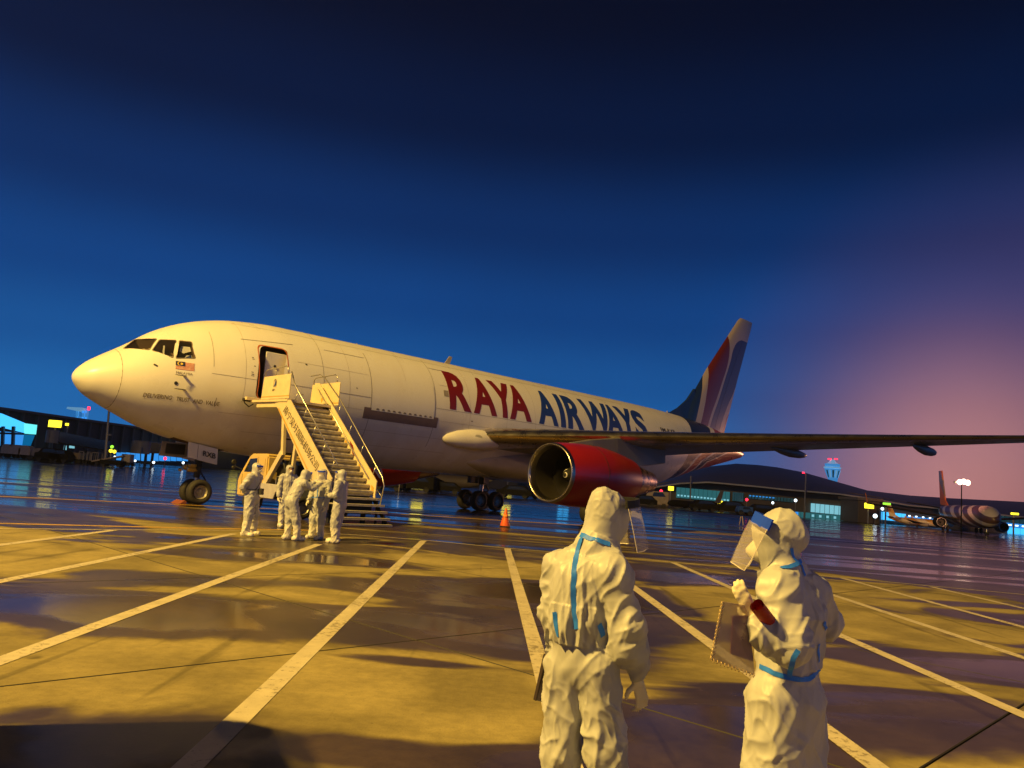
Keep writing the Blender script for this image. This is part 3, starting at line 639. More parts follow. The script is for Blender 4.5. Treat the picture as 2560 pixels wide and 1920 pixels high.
# ---- engines
def spiral_mb():
    mb = MB(); P = []
    for k in range(26):
        a = k / 25; t = .6 + a * 2 * PI * 1.15; r = .035 + .15 * a; x = -.012 - (.42 * (1 - (r / .30) ** 1.4)) ; P.append((x, r * math.cos(t), r * math.sin(t)))
    mb.tube(P, [.014 + .026 * min(1, k / 8) for k in range(26)], 6); return mb
fan_me = None
M['fan'] = mat('fan_blade', (.16, .15, .13), .3, .9); M['barrel'] = mat('inlet_barrel', (.04, .034, .026), .5, .2, var=.2); M['lip'] = mat('inlet_lip', (.50, .46, .38), .28, 1.0)
def engine(sgn):
    e = bpy.data.objects.new('engine', None); link(e, plane); e.location = (16.20, -sgn * 7.81, 2.28)
    # lip
    mb = MB(); mb.lathe([(.20, 1.262), (.10, 1.252), (.03, 1.232), (.0, 1.20), (.03, 1.155), (.12, 1.115), (.34, 1.07)], n=64); mb.build('inlet_lip', M['lip'], e, smooth=True)
    mb = MB(); mb.lathe([(.20, 1.264), (.5, 1.30), (1.1, 1.345), (2.0, 1.375), (3.0, 1.36), (4.0, 1.25), (4.8, 1.11), (5.42, .985), (5.42, .93), (5.0, .90)], n=64); mb.build('cowl', M['red'], e, smooth=True, auto=.9)
    mb = MB(); mb.lathe([(.34, 1.069), (.8, 1.06), (1.45, 1.09), (1.9, 1.09), (1.9, .0)], n=64); mb.build('inlet_barrel', [M['barrel']], e, smooth=True, auto=.9)
    mb = MB(); mb.lathe([(4.9, .86), (5.5, .84), (6.3, .70), (7.0, .56), (7.36, .50), (7.36, .44), (7.0, .42)], n=48); mb.build('exhaust_cowl', M['copper'], e, smooth=True, auto=.9)
    mb = MB(); mb.lathe([(6.9, .34), (7.4, .28), (7.9, .12), (8.05, .0)], n=32); mb.build('exhaust_plug', M['copper'], e, smooth=True)
    mb = MB(); mb.lathe([(.98, .0), (1.0, .06), (1.1, .16), (1.3, .27), (1.42, .30), (1.5, .30)], n=32); sp = mb.build('spinner', M['gearblack'], e, smooth=True)
    s = spiral_mb().build('spiral_mark', M['cabwhite'], sp, smooth=True); s.location = (1.42, 0, 0)
    b = MB(); vv = []
    for k in range(8):
        r = .29 + (1.07 - .29) * k / 7; tw = .35 + .75 * k / 7; c = .15 + .07 * math.sin(k / 7 * PI)
        vv += [(-c * math.cos(tw), -c * math.sin(tw), r), (c * math.cos(tw), c * math.sin(tw), r)]
    b.add(vv, [(2 * k, 2 * k + 1, 2 * k + 3, 2 * k + 2) for k in range(7)])
    global fan_me
    for k in range(38):
        if fan_me is None: o = b.build('fan_blade', M['fan'], e, smooth=True); fan_me = o.data
        else: o = link(bpy.data.objects.new('fan_blade', fan_me), e)
        o.location = (1.55, 0, 0); o.rotation_euler = (2 * PI * k / 38, 0, 0)
    # seams and latch highlights on the cowl
    mb = MB()
    for x in (2.35,): mb.lathe([(x, 1.3815), (x, 1.388), (x + .012, 1.388), (x + .012, 1.3815)], n=64, closed=True)
    mb.build('cowl_seam', M['black'], e)
    # pylon
    y0 = 0; mb = MB()
    secs = [(1.2, 1.30, .10, 1.36), (2.6, 1.33, .20, 1.62), (4.4, 1.08, .24, 1.86), (6.2, .66, .20, 1.95), (8.6, 1.0, .10, 1.75)]
    vv = []
    for x, z0, w, z1 in secs: vv += [(x, -w, z0), (x, w, z0), (x, w * .8, z1), (x, -w * .8, z1)]
    mb.add(vv, [(4 * i + k, 4 * i + (k + 1) % 4, 4 * i + 4 + (k + 1) % 4, 4 * i + 4 + k) for i in range(4) for k in range(4)] + [(0, 1, 2, 3), (16, 17, 18, 19)])
    mb.build('pylon', M['greywing'], e, bevel=.03)
    return e
engine(1); engine(-1)

# ---- fin: livery panels follow the photograph's swooshes
def fin_mat():
    m = mat('fin_livery', (.8, .8, .8), .24, spec=.5); t = m.node_tree; b = t.nodes['Principled BSDF']; L = t.links.new
    tc = N(t, 'ShaderNodeTexCoord'); s = N(t, 'ShaderNodeSeparateXYZ'); L(tc.outputs['Object'], s.inputs[0])
    def curve(pts):
        c = N(t, 'ShaderNodeFloatCurve'); cm = c.mapping; cv = cm.curves[0]
        pts = sorted(((z - 6) / 10, (x - 36) / 14) for x, z in pts)
        while len(cv.points) < len(pts): cv.points.new(.5, .5)
        for p_, q in zip(cv.points, pts): p_.location = q
        cm.update(); d = N(t, 'ShaderNodeMapRange', clamp=False, ins={1: 6, 2: 16, 3: 0, 4: 1}); L(s.outputs['Z'], d.inputs[0]); L(d.outputs[0], c.inputs['Value'])
        mr = N(t, 'ShaderNodeMapRange', clamp=False, ins={1: 0, 2: 1, 3: 36, 4: 50}); L(c.outputs[0], mr.inputs[0]); return mr.outputs[0]
    def gt(edge):
        n = N(t, 'ShaderNodeMath', operation='GREATER_THAN'); L(s.outputs['X'], n.inputs[0]); L(edge, n.inputs[1]); return n.outputs[0]
    def over(fac, base, col):
        x = N(t, 'ShaderNodeMix', data_type='RGBA', ins={7: (*col, 1)}); L(fac, x.inputs[0])
        if isinstance(base, tuple): x.inputs[6].default_value = (*base, 1)
        else: L(base, x.inputs[6])
        return x.outputs[2]
    wht = (.46, .38, .34)
    c = over(gt(curve([(39.75, 6.0), (40.2, 7.15), (40.75, 8.8), (41.35, 10.6), (41.7, 11.3), (50, 11.6), (50, 16)])), (.014, .035, .12), wht)
    c = over(gt(curve([(40.4, 6.0), (40.95, 7.3), (41.5, 9.2), (41.9, 11.0), (42.0, 11.4), (43.2, 12.5), (44.6, 14.1), (50, 14.3), (50, 16)])), c, (.15, .022, .018))
    c = over(gt(curve([(41.6, 6.0), (42.2, 7.6), (43.0, 9.0), (43.75, 10.4), (44.45, 11.8), (44.68, 13.0), (44.62, 13.9), (44.7, 16)])), c, wht)
    c = over(gt(curve([(41.9, 6.0), (42.55, 7.6), (43.35, 9.0), (44.15, 10.6), (44.85, 12.0), (45.35, 13.2), (45.9, 13.75), (46.7, 14.05), (50, 14.12), (50, 16)])), c, (.05, .045, .115))
    c = over(gt(curve([(43.6, 6.0), (44.15, 7.3), (44.9, 8.6), (45.7, 9.6), (46.6, 10.6), (50, 11), (50, 16)])), c, wht)
    c = over(gt(curve([(44.05, 6.0), (44.6, 7.1), (45.4, 8.2), (50, 8.6), (50, 16)])), c, (.33, .06, .045))
    L(c, b.inputs['Base Color'])
    n = N(t, 'ShaderNodeTexNoise', ins={'Scale': 5.0, 'Detail': 5.0}); L(tc.outputs['Object'], n.inputs['Vector']); bp = N(t, 'ShaderNodeBump', ins={'Strength': .12, 'Distance': .02}); L(n.outputs[0], bp.inputs['Height']); L(bp.outputs[0], b.inputs['Normal'])
    return m
M['fin'] = fin_mat()
def fin_part(name, f0, f1):
    """the part of the fin between chord fractions f0 and f1"""
    mb = MB(); vv = []; rows = [(6.2, 38.55, 44.62), (7.3, 38.95, 44.98), (8.4, 39.55, 45.45), (11.0, 41.72, 46.46), (15.5, 46.05, 48.36), (15.78, 46.45, 48.42)]
    n = 8
    for z, a, b in rows:
        c = b - a; row = []
        for k in range(n + 1):
            f = f0 + (f1 - f0) * k / n; t = 5 * .105 * (.2969 * math.sqrt(f) - .126 * f - .3516 * f * f + .2843 * f**3 - .1030 * f**4) * c * (1.0 if z < 15.6 else .55)
            row.append((a + f * c, t))
        vv += [(x, -t, z) for x, t in row] + [(x, t, z) for x, t in row[::-1]]
    m_ = 2 * (n + 1)
    mb.add(vv, [(i * m_ + k, i * m_ + (k + 1) % m_, (i + 1) * m_ + (k + 1) % m_, (i + 1) * m_ + k) for i in range(len(rows) - 1) for k in range(m_)] + [tuple(range(m_)), tuple((len(rows) - 1) * m_ + k for k in range(m_))])
    return mb.build(name, M['fin'], plane, smooth=True, auto=.5)
fin_part('fin', 0.0, .70); fin_part('rudder', .705, 1.0)
mb = MB(); vv = []
for x, z, w in ((36.6, 7.22, .02), (37.3, 7.36, .10), (38.2, 7.75, .16), (39.3, 8.45, .20), (40.2, 9.35, .24)): vv += [(x, -w, 6.9), (x, w, 6.9), (x, w * .35, z), (x, -w * .35, z)]
mb.add(vv, [(4 * i + k, 4 * i + (k + 1) % 4, 4 * i + 4 + (k + 1) % 4, 4 * i + 4 + k) for i in range(4) for k in range(4)] + [(0, 1, 2, 3), (16, 17, 18, 19)])
mb.build('dorsal_fin', M['fin'], plane, smooth=True, auto=.6)
mb = MB(); mb.lathe([(46.9, .30), (47.35, .22), (47.62, .16), (47.62, .12), (47.4, .10)], c=(0, 0, 5.30), n=20); mb.build('exhaust_cone', M['metal'], plane, smooth=True)

# ---- landing gear
def wheel(parent, c, r, w, name='wheel'):
    mb = MB(); h = w / 2
    mb.lathe([(-h * .55, r * .55), (-h * .95, r * .66), (-h, r * .80), (-h * .80, r * .95), (-h * .4, r), (h * .4, r), (h * .80, r * .95), (h, r * .80), (h * .95, r * .66), (h * .55, r * .55)], axis='Y', n=32)
    o = mb.build(name, M['rubber'], parent, smooth=True, auto=1.2); o.location = c
    mb = MB(); mb.lathe([(-h * .5, .0), (-h * .5, r * .2), (-h * .25, r * .30), (-h * .35, r * .46), (-h * .85, r * .56), (h * .85, r * .56), (h * .35, r * .46), (h * .25, r * .30), (h * .5, r * .2), (h * .5, 0)], axis='Y', n=24)
    hb = mb.build('rim', M['hub'], o, smooth=True, auto=.5)
    return o
ng = bpy.data.objects.new('nose_gear', None); link(ng, plane); ng.location = (4.83, 0, 0)
for s in (-1, 1): wheel(ng, (0, s * .30, .47), .47, .36)
mb = MB(); mb.tube([(.0, 0, .47), (-.03, 0, 1.05)], .075, 14); mb.tube([(-.03, 0, 1.0), (-.10, 0, 2.6)], .115, 14, 1); mb.tube([(0, -.42, .47), (0, .42, .47)], .055, 10)
mb.tube([(.02, 0, .62), (.34, 0, .92), (.10, 0, 1.22)], .035, 8, 1); mb.tube([(-.08, .25, 1.35), (-.08, -.25, 1.35)], .09, 10, 1); mb.tube([(-.1, 0, 1.45), (1.2, 0, 2.5)], .06, 8, 1)
mb.tube([(-.05, .13, 1.2), (-.07, .13, 2.0)], .04, 8, 1); mb.tube([(.12, .10, .9), (.16, .12, 1.5), (.0, .1, 2.1)], .02, 6, 1)
mb.build('strut', [M['steel'], M['gearblack']], ng, smooth=True, auto=.7)
M['brass'] = mat('yellow_lamp_housing', (.62, .42, .08), .35, .3)
mb = MB(); mb.lathe([(-.34, .0), (-.34, .10), (-.10, .12), (-.02, .07), (.1, .07)], c=(-.18, .17, 1.36), n=14); mb.lathe([(-.30, .0), (-.30, .09), (-.08, .11), (.1, .05)], c=(-.18, -.12, 1.30), n=14); mb.box((-.25, .02, 1.42), (.22, .3, .14))
mb.lathe([(-.52, .0), (-.52, .06), (-.42, .06), (-.40, 0)], c=(-.18, .12, 1.25), n=12); mb.build('taxi_light', M['brass'], ng, smooth=True, auto=.6)
# bay doors: the aft pair carries the last letters of the registration
def door_panel(x0, x1, z0, z1, yb, yt, m, parent, sgn, name='bay_door', slope=0.0):
    mb = MB(); P = [V(x0, yt, z1), V(x1, yt, z1 - slope), V(x1, yb, z0 - slope), V(x0, yb, z0)]; P = [Vector((p.x - 4.83, p.y * sgn, p.z)) for p in P]
    nn = (P[1] - P[0]).cross(P[3] - P[0]).normalized() * .05
    mb.prism(P, (0, 0, 0), nn); return mb.build(name, m, parent)
for sgn in (1, -1):
    d1 = door_panel(4.47, 5.25, 1.67, 2.26, .62, .55, M['paint'], ng, sgn, slope=.125)
    door_panel(4.09, 4.45, 1.74, 2.31, .62, .55, M['paint'], ng, sgn, slope=.055)
    if sgn > 0:
        def mp(x, z):
            f = (x - 4.47) / .78; q = (z - 1.67) / .59; return V(x - 4.83, .62 + (.55 - .62) * q + .056, z - .125 * f)
        put_text('RXB', 4.64, 5.15, 1.835 + .03, 2.03 + .03, M['black'], 'registration_mark', .02, parent=d1, mapper=mp)
fd = door_panel(3.55, 4.60, 1.72, 2.26, .62, .50, M['grime'], ng, -1, slope=.03)
mb = MB(); mb.span(V(3.72 - 4.83, -.53, 1.82), V(4.45 - 4.83, -.50, 2.2)); mb.build('door_lining', M['gearblack'], fd)
mb = MB(); mb.prism([(-.78, .3, 0), (-.50, .3, 0), (-.50, .3, .12), (-.56, .3, .14)], (0, 0, 0), (0, -.75, 0)); ck = mb.build('wheel_chock', mat('chock_red', (.25, .07, .04), .7, var=.3)); ck.parent = None
ck.matrix_world = plane.matrix_basis @ Matrix.Translation((4.83, 0, 0)); tag(ck, 'worn reddish wheel chock in front of the nose wheels on wet concrete', 'chock')
for sgn in (1, -1):
    mg = bpy.data.objects.new('main_gear', None); link(mg, plane); mg.location = (24.52, -sgn * 4.65, 0)
    for dx in (-.71, .71):
        for dy in (-.57, .57): wheel(mg, (dx, dy, .575), .575, .42)
    mb = MB(); mb.bar((-.85, 0, .60), (.85, 0, .60), .22, .26)
    for dx in (-.71, .71): mb.tube([(dx, -.66, .575), (dx, .66, .575)], .09, 10)
    mb.tube([(0, 0, .6), (0, 0, 1.7)], .11, 14); mb.tube([(0, 0, 1.5), (-.05, 0, 3.6)], .17, 14, 1); mb.tube([(.1, 0, .8), (.62, 0, 1.2), (.12, 0, 1.75)], .05, 8, 1)
    mb.tube([(0, 0, 1.9), (0, sgn * 1.8, 2.9)], .08, 10, 1); mb.tube([(0, 0, 2.0), (-1.3, sgn * .6, 3.0)], .07, 10, 1); mb.tube([(.2, -.2 * sgn, 1.0), (.3, -.22 * sgn, 2.6)], .025, 6)
    mb.build('strut', [M['steel'], M['gearblack']], mg, smooth=True, auto=.7)
    mb = MB(); mb.span((-.9, -sgn * .34, 1.55), (.9, -sgn * .28, 3.1)); mb.build('bay_door', M['greywing'], mg, bevel=.02)
# ---------------------------------------------------------------- the stair truck at the open door (aircraft coordinates again, moved to the truck's own origin)
M['stairyellow'] = mat('stair_paint', (.72, .60, .40), .42, var=.12, vscale=4, rvar=.08)
M['stairedge'] = mat('stair_trim', (.62, .36, .06), .45, var=.15, vscale=6)
M['cabyellow'] = mat('cab_paint', (.70, .50, .16), .35, var=.12, vscale=4, coat=.2)
M['tread'] = mat('worn_tread', (.55, .50, .40), .5, .2, var=.35, vscale=7, bump=.15, bscale=40)
M['tube'] = mat('handrail_steel', (.55, .52, .48), .3, .8)
M['skirt'] = mat('skirt_panel', (.50, .48, .56), .45, var=.2, vscale=3)
M['cabglass'] = mat('cab_glass', (.02, .022, .025), .06)
so = V(6.2, 5.2, 0); sw = plane.matrix_basis @ so
truck = thing('stair_truck', 'yellow stair truck with Chinese lettering, its platform at the airplane door', 'stair truck', sw, YAW)
def T(x, yp, z): return V(x, yp, z) - so
XL, XR, XI = 5.25, 7.25, 7.02
# platform
mb = MB(); mb.span(T(5.22, 2.66, 3.90), T(7.28, 5.20, 3.99)); mb.span(T(5.0, 2.62, 3.97), T(7.3, 2.78, 4.09)); mb.span(T(5.3, 3.0, 3.72), T(5.42, 5.2, 3.90)); mb.span(T(7.08, 3.0, 3.72), T(7.2, 5.2, 3.90))
mb.build('platform', M['stairyellow'], truck, bevel=.01)
mb = MB(); mb.tube([T(4.95, 2.62, 3.98), T(7.3, 2.62, 3.98)], .06, 10); mb.build('bumper', M['rubber'], truck)
mb = MB(); mb.tube([T(5.3, 2.75, 3.85), T(5.25, 2.55, 3.75), T(5.1, 2.5, 3.86), T(4.98, 2.55, 4.0)], .022, 6); mb.build('hose', M['rubber'], truck)
for xx, nm in ((XL, 'side_panel'), (XR + .02, 'side_panel')):
    mb = MB(); mb.prism([T(xx, 3.36, 4.0), T(xx, 5.25, 4.02), T(xx, 5.23, 4.88), T(xx, 3.42, 4.82)], (0, 0, 0), Vector((.035, 0, 0)))
    sp_ = mb.build(nm, M['stairyellow'], truck, bevel=.006)
    if xx == XL: lpanel = sp_
    mb = MB(); mb.prism([T(xx - .008, 3.36, 4.075), T(xx - .008, 5.25, 4.095), T(xx - .008, 5.25, 4.125), T(xx - .008, 3.365, 4.105)], (0, 0, 0), Vector((.004, 0, 0))); mb.build('trim_strip', M['stairedge'], sp_)
    mb = MB(); P = [T(xx + .017, 3.46, 4.80), T(xx + .017, 3.47, 5.0), T(xx + .017, 3.58, 5.08), T(xx + .017, 4.85, 5.16), T(xx + .017, 4.98, 5.10), T(xx + .017, 5.02, 4.85)]
    mb.tube(P, .019, 8); mb.tube([T(xx + .017, 4.2, 5.11), T(xx + .017, 4.2, 4.84)], .012, 6); mb.build('guard_rail', M['tube'], truck, smooth=True)
# emblem on the left panel: a ring round a sail shape
def flat(pts, x, off=.010): return [T(x - off, y, z) for y, z in pts]
mb = MB(); c = (4.24, 4.55); n = 28
ring = [[(c[0] + .105 * r * math.cos(t), c[1] + .17 * r * math.sin(t)) for t in np.linspace(-.9, 3.9, n)] for r in (1.0, .86)]
mb.add(flat(ring[0] + ring[1], XL), [(i, i + 1, n + i + 1, n + i) for i in range(n - 1)])
mb.add(flat([(4.17, 4.42), (4.255, 4.70), (4.275, 4.48)], XL), [(0, 1, 2)], 1); mb.add(flat([(4.285, 4.47), (4.27, 4.71), (4.325, 4.50)], XL), [(0, 1, 2)], 1)
mb.add(flat([(4.10, 4.29), (4.13, 4.38), (4.18, 4.36), (4.19, 4.29)], XL), [(0, 1, 2, 3)]); mb.add(flat([(4.22, 4.32), (4.26, 4.36), (4.30, 4.31)], XL), [(0, 1, 2)])
mb.build('emblem', [M['black'], M['navy']], lpanel)
# stringers of the flight
left = [(4.38, 3.86), (5.34, 3.97), (8.34, 1.42), (8.27, .44), (8.10, .50), (6.75, 1.62)]
right = [(3.98, 4.84), (4.25, 4.82), (8.30, 1.42), (8.28, .84), (7.98, 1.05), (3.90, 4.26)]
mb = MB(); mb.prism([T(XL, y, z) for y, z in left], (0, 0, 0), Vector((.05, 0, 0))); ls = mb.build('stringer', M['stairyellow'], truck, bevel=.006)
mb = MB(); mb.prism([T(XI, y, z) for y, z in right], (0, 0, 0), Vector((.05, 0, 0))); rs = mb.build('stringer', M['stairyellow'], truck, bevel=.006)
def slab_(pts, x, m, name, parent, off=.010):
    mb = MB(); mb.prism(flat(pts, x, off), (0, 0, 0), Vector((.004, 0, 0))); return mb.build(name, m, parent)
slab_([(4.62, 3.66), (4.70, 3.67), (6.93, 1.66), (6.86, 1.65)], XL, M['stairedge'], 'trim_strip', ls)
slab_([(6.55, 2.76), (6.78, 2.58), (6.98, 2.20), (6.80, 2.30)], XI, M['deepred'], 'warning_plate', rs)
for y, z in ((4.55, 4.20), (5.35, 3.52), (6.35, 2.70), (7.28, 1.92)): slab_([(y - .07, z), (y, z - .11), (y + .07, z), (y, z + .11)], XI, M['stairedge'], 'reflector', rs)
slab_([(8.05, 1.30), (8.20, 1.22), (8.19, 1.0), (8.08, 1.06)], XI, M['stairedge'], 'reflector', rs)
# the airport company's name runs down the stringer
vv, ff = text_mesh('南宁吴圩国际机场公司', .0)
lo, hi = vv.min(0), vv.max(0); d = Vector((2.42, -1.96)); L = d.length; d /= L; up = Vector((-d.y, d.x))
if up.y < 0: up = -up
base = Vector((4.98, 3.56))
pts = [base + d * ((a - lo[0]) / (hi[0] - lo[0]) * L) + up * ((b - lo[1]) / (hi[1] - lo[1]) * .30 - .0) for a, b in vv]
mb = MB(); mb.add([T(XL - .012, p.x, p.y) for p in pts], ff); mb.build('company_name', M['black'], ls, recalc=False)
# treads
first_t = None
for k in range(15):
    f = k / 14; y = 5.02 + (8.06 - 5.02) * f; z = 3.80 + (1.10 - 3.80) * f
    if first_t is None:
        mb = MB(); pr = [(-.14, .02), (.10, .02), (.135, .012), (.152, -.015), (.148, -.05), (.125, -.085), (.09, -.11), (.05, -.125), (.03, -.19), (.0, -.19), (-.02, -.03), (-.14, -.02)]
        mb.prism([(0, -a, b) for a, b in pr], (0, 0, 0), Vector((XI - XL - .10, 0, 0))); first_t = mb.build('tread', M['tread'], truck, bevel=.004); o = first_t
    else: o = first_t.copy(); COL.objects.link(o)
    o.location = T(XL + .075, y, z)
mb = MB(); mb.prism([T(XL + .07, 4.9, 3.76), T(XL + .07, 8.1, .92), T(XL + .07, 8.0, .86), T(XL + .07, 4.8, 3.70)], (0, 0, 0), Vector((XI - XL - .09, 0, 0))); mb.build('soffit', M['gearblack'], truck)
# lower folding steps
first_s = None
for k, (y, z) in enumerate(((8.28, .86), (8.50, .66), (8.68, .46), (8.86, .255), (9.0, .07))):
    if first_s is None: mb = MB(); mb.box((0, 0, 0), (1.98, .27, .035)); mb.box((0, -.125, -.025), (1.98, .02, .05)); first_s = mb.build('lower_step', M['tread'], truck, bevel=.004); o = first_s
    else: o = first_s.copy(); COL.objects.link(o)
    o.location = T(6.22, y, z)
mb = MB()
for x in (5.4, 7.1): mb.bar(T(x, 8.1, .86), T(x, 8.95, .06), .04, .12); mb.bar(T(x, 8.35, .03), T(x, 8.35, .8), .06, .06); mb.bar(T(x, 8.75, .02), T(x, 8.75, .36), .06, .06)
mb.span(T(5.35, 7.7, .34), T(7.05, 8.14, .80)); mb.build('step_frame', M['gearblack'], truck)
# handrails
mb = MB(); mb.tube([T(XL + .12, 5.05, 4.98), T(XL + .12, 5.35, 4.50), T(XL + .12, 8.42, 1.86)], .021, 8)
for f in (.08, .3, .52, .74, .94): a = Vector((5.35 + 3.05 * f, 4.42 - 2.6 * f)); mb.tube([T(XL + .12, a.x, a.y), T(XL + .12, a.x - .16, a.y - .40)], .014, 6)
mb.build('handrail', M['tube'], truck, smooth=True)
mb = MB(); mb.tube([T(XI + .06, 3.55, 5.12), T(XI + .06, 4.15, 5.16), T(XI + .06, 4.5, 5.02), T(XI + .06, 5.69, 4.15), T(XI + .06, 8.52, 1.58), T(XI + .06, 8.66, 1.30), T(XI + .06, 8.52, .62)], .021, 8)
for f in (.3, .5, .7, .9): a = Vector((4.5 + 4.0 * f, 5.0 - 3.42 * f)); mb.tube([T(XI + .06, a.x, a.y), T(XI + .06, a.x - .18, a.y - .45)], .014, 6)
mb.tube([T(XI + .06, 8.30, 1.15), T(XI + .06, 8.6, .92)], .012, 6)
mb.build('handrail', M['tube'], truck, smooth=True)
mb = MB(); mb.tube([T(XI + .04, 4.15, 4.66), T(XI - .03, 4.5, 4.4), T(XI - .03, 7.9, 1.5)], .028, 8); mb.build('light_conduit', M['tube'], truck, smooth=True)
mb = MB(); mb.span(T(XI - .05, 4.72, 3.78), T(XI + .0, 5.02, 4.05)); mb.build('control_box', M['gearblack'], truck, bevel=.01)
# lifting gear under the platform
mb = MB()
for x in (5.32, 6.95): mb.bar(T(x, 4.92, 3.80), T(x, 5.18, 2.05), .12, .14); mb.bar(T(x, 5.95, 2.9), T(x, 5.88, 1.2), .11, .12); mb.bar(T(x, 5.15, 2.15), T(x, 4.22, 1.02), .14, .20)
mb.build('lift_frame', M['stairyellow'], truck, bevel=.008)
mb = MB()
for x in (5.6, 6.7): mb.tube([T(x, 5.0, 1.0), T(x, 5.6, 2.9)], .06, 10); mb.tube([T(x, 4.6, 1.0), T(x, 5.5, 2.3)], .03, 8)
mb.bar(T(5.3, 5.2, 2.12), T(7.0, 5.2, 2.12), .07, .07); mb.bar(T(5.3, 5.05, 2.62), T(7.0, 5.05, 2.62), .05, .05); mb.span(T(5.5, 4.6, 1.0), T(6.9, 5.9, 1.75))
mb.tube([T(5.45, 5.0, 1.9), T(5.5, 5.2, 1.5), T(5.4, 5.6, 1.3)], .04, 8); mb.build('hydraulics', M['gearblack'], truck)
# chassis and cab
mb = MB(); mb.span(T(5.45, 2.4, .52), T(7.0, 8.0, .98)); mb.build('chassis', M['gearblack'], truck, bevel=.02)
mb = MB(); mb.prism([T(5.22, 3.98, 1.05), T(5.22, 5.40, 1.05), T(5.22, 5.40, .80), T(5.22, 5.12, .80), T(5.22, 4.98, .55), T(5.22, 3.98, .55)], (0, 0, 0), Vector((.05, 0, 0))); mb.build('skirt', M['skirt'], truck, bevel=.008)
mb = MB(); mb.tube([T(5.24, 5.05, 1.06), T(5.24, 5.05, 1.28), T(5.24, 5.10, 1.32), T(5.24, 5.6, 1.32), T(5.24, 5.62, 1.06)], .018, 6); mb.build('step_rail', M['tube'], truck)
cabp = [(2.35, .50), (2.30, 1.05), (2.40, 1.28), (2.98, 1.96), (3.15, 2.05), (4.20, 2.08), (4.30, 2.0), (4.34, 1.0), (4.0, .98), (4.0, .5)]
mb = MB(); mb.prism([T(5.27, y, z) for y, z in cabp], (0, 0, 0), Vector((1.72, 0, 0))); cab = mb.build('cab', M['cabyellow'], truck, bevel=.05, seg=2)
def side(pts, m, name, parent, off=.006, th=.004): return slab_(pts, 5.27, m, name, parent, off)
side([(2.72, 1.38), (3.08, 1.86), (3.58, 1.90), (3.60, 1.40)], M['cabglass'], 'window', cab)
side([(3.66, .60), (3.66, 1.95), (3.675, 1.95), (3.675, .60)], M['black'], 'door_gap', cab); side([(2.62, .60), (2.62, 1.30), (2.64, 1.30), (2.64, .60)], M['black'], 'door_gap', cab)
side([(3.48, 1.20), (3.60, 1.20), (3.60, 1.24), (3.48, 1.24)], M['gearblack'], 'handle', cab); side([(3.78, 1.42), (3.82, 1.90), (4.14, 1.92), (4.16, 1.44)], M['cabyellow'], 'quarter_panel', cab, .014)
mb = MB(); nn = Vector((0, 0, 0)); mb.prism([T(5.36, 2.42, 1.32) + Vector((0, .012, .008)), T(6.9, 2.42, 1.32) + Vector((0, .012, .008)), T(6.9, 2.95, 1.93) + Vector((0, .012, .008)), T(5.36, 2.95, 1.93) + Vector((0, .012, .008))], (0, 0, 0), Vector((0, .006, .004))); mb.build('windscreen', M['cabglass'], cab)
mb = MB(); mb.prism([T(5.55, 4.355, 1.45), T(6.7, 4.355, 1.45), T(6.7, 4.345, 1.9), T(5.55, 4.345, 1.9)], (0, 0, 0), Vector((0, -.006, 0))); mb.build('rear_window', M['cabglass'], cab)
mb = MB(); mb.tube([T(5.27, 2.62, 1.45), T(5.05, 2.45, 1.55), T(5.02, 2.42, 1.72)], .015, 6); mb.build('mirror_arm', M['gearblack'], cab)
mb = MB(); mb.lathe([(-.03, 0), (-.03, .07), (0, .10), (.04, .09), (.05, 0)], c=T(5.0, 2.42, 1.70), axis='Y', n=14); mb.build('mirror', M['gearblack'], cab, smooth=True, auto=.7)
mb = MB(); mb.lathe([(-.03, 0), (-.03, .05), (0, .07), (.04, .06), (.05, 0)], c=T(5.0, 2.42, 1.50), axis='Y', n=14); mb.build('mirror', M['gearblack'], cab, smooth=True, auto=.7)
for x in (5.42, 6.86):
    for y in (3.3, 6.55): wheel(truck, T(x, y, .37), .37, .24)
mb = MB(); mb.span(T(5.26, 7.15, .38), T(7.0, 8.2, .53)); mb.build('rear_beam', M['gearblack'], truck)
for x in (5.5, 6.8): mb = MB(); mb.span(T(x, 7.9, .02), T(x + .12, 8.02, .5)); mb.build('outrigger', M['gearblack'], truck)
# ---------------------------------------------------------------- people: one continuous body grown from a blended distance field
def capsule_field(P, prims, k):
    D = None
    for pr in prims:
        a, b, ra, rb = np.array(pr[0], float), np.array(pr[1], float), pr[2], pr[3]
        if len(pr) > 4:                                            # squashed along an axis
            ax, s = np.array(pr[4], float), pr[5]
            q = P + (P - a) @ ax[:, None] * (ax * (1 / s - 1)); b2 = b + ((b - a) @ ax) * ax * (1 / s - 1)
        else: q, b2, s = P, b, 1.0
        ab = b2 - a; L2 = max(ab @ ab, 1e-9); t = np.clip(((q - a) @ ab) / L2, 0, 1)
        d = np.linalg.norm(q - a - t[:, None] * ab, axis=1) - (ra + (rb - ra) * t)
        d *= (1 + s) / 2 if s < 1 else 1
        kk = pr[6] if len(pr) > 6 else k
        if D is None: D = d
        else:
            h = np.clip(.5 + .5 * (D - d) / kk, 0, 1); D = D * (1 - h) + d * h - kk * h * (1 - h)
    return D

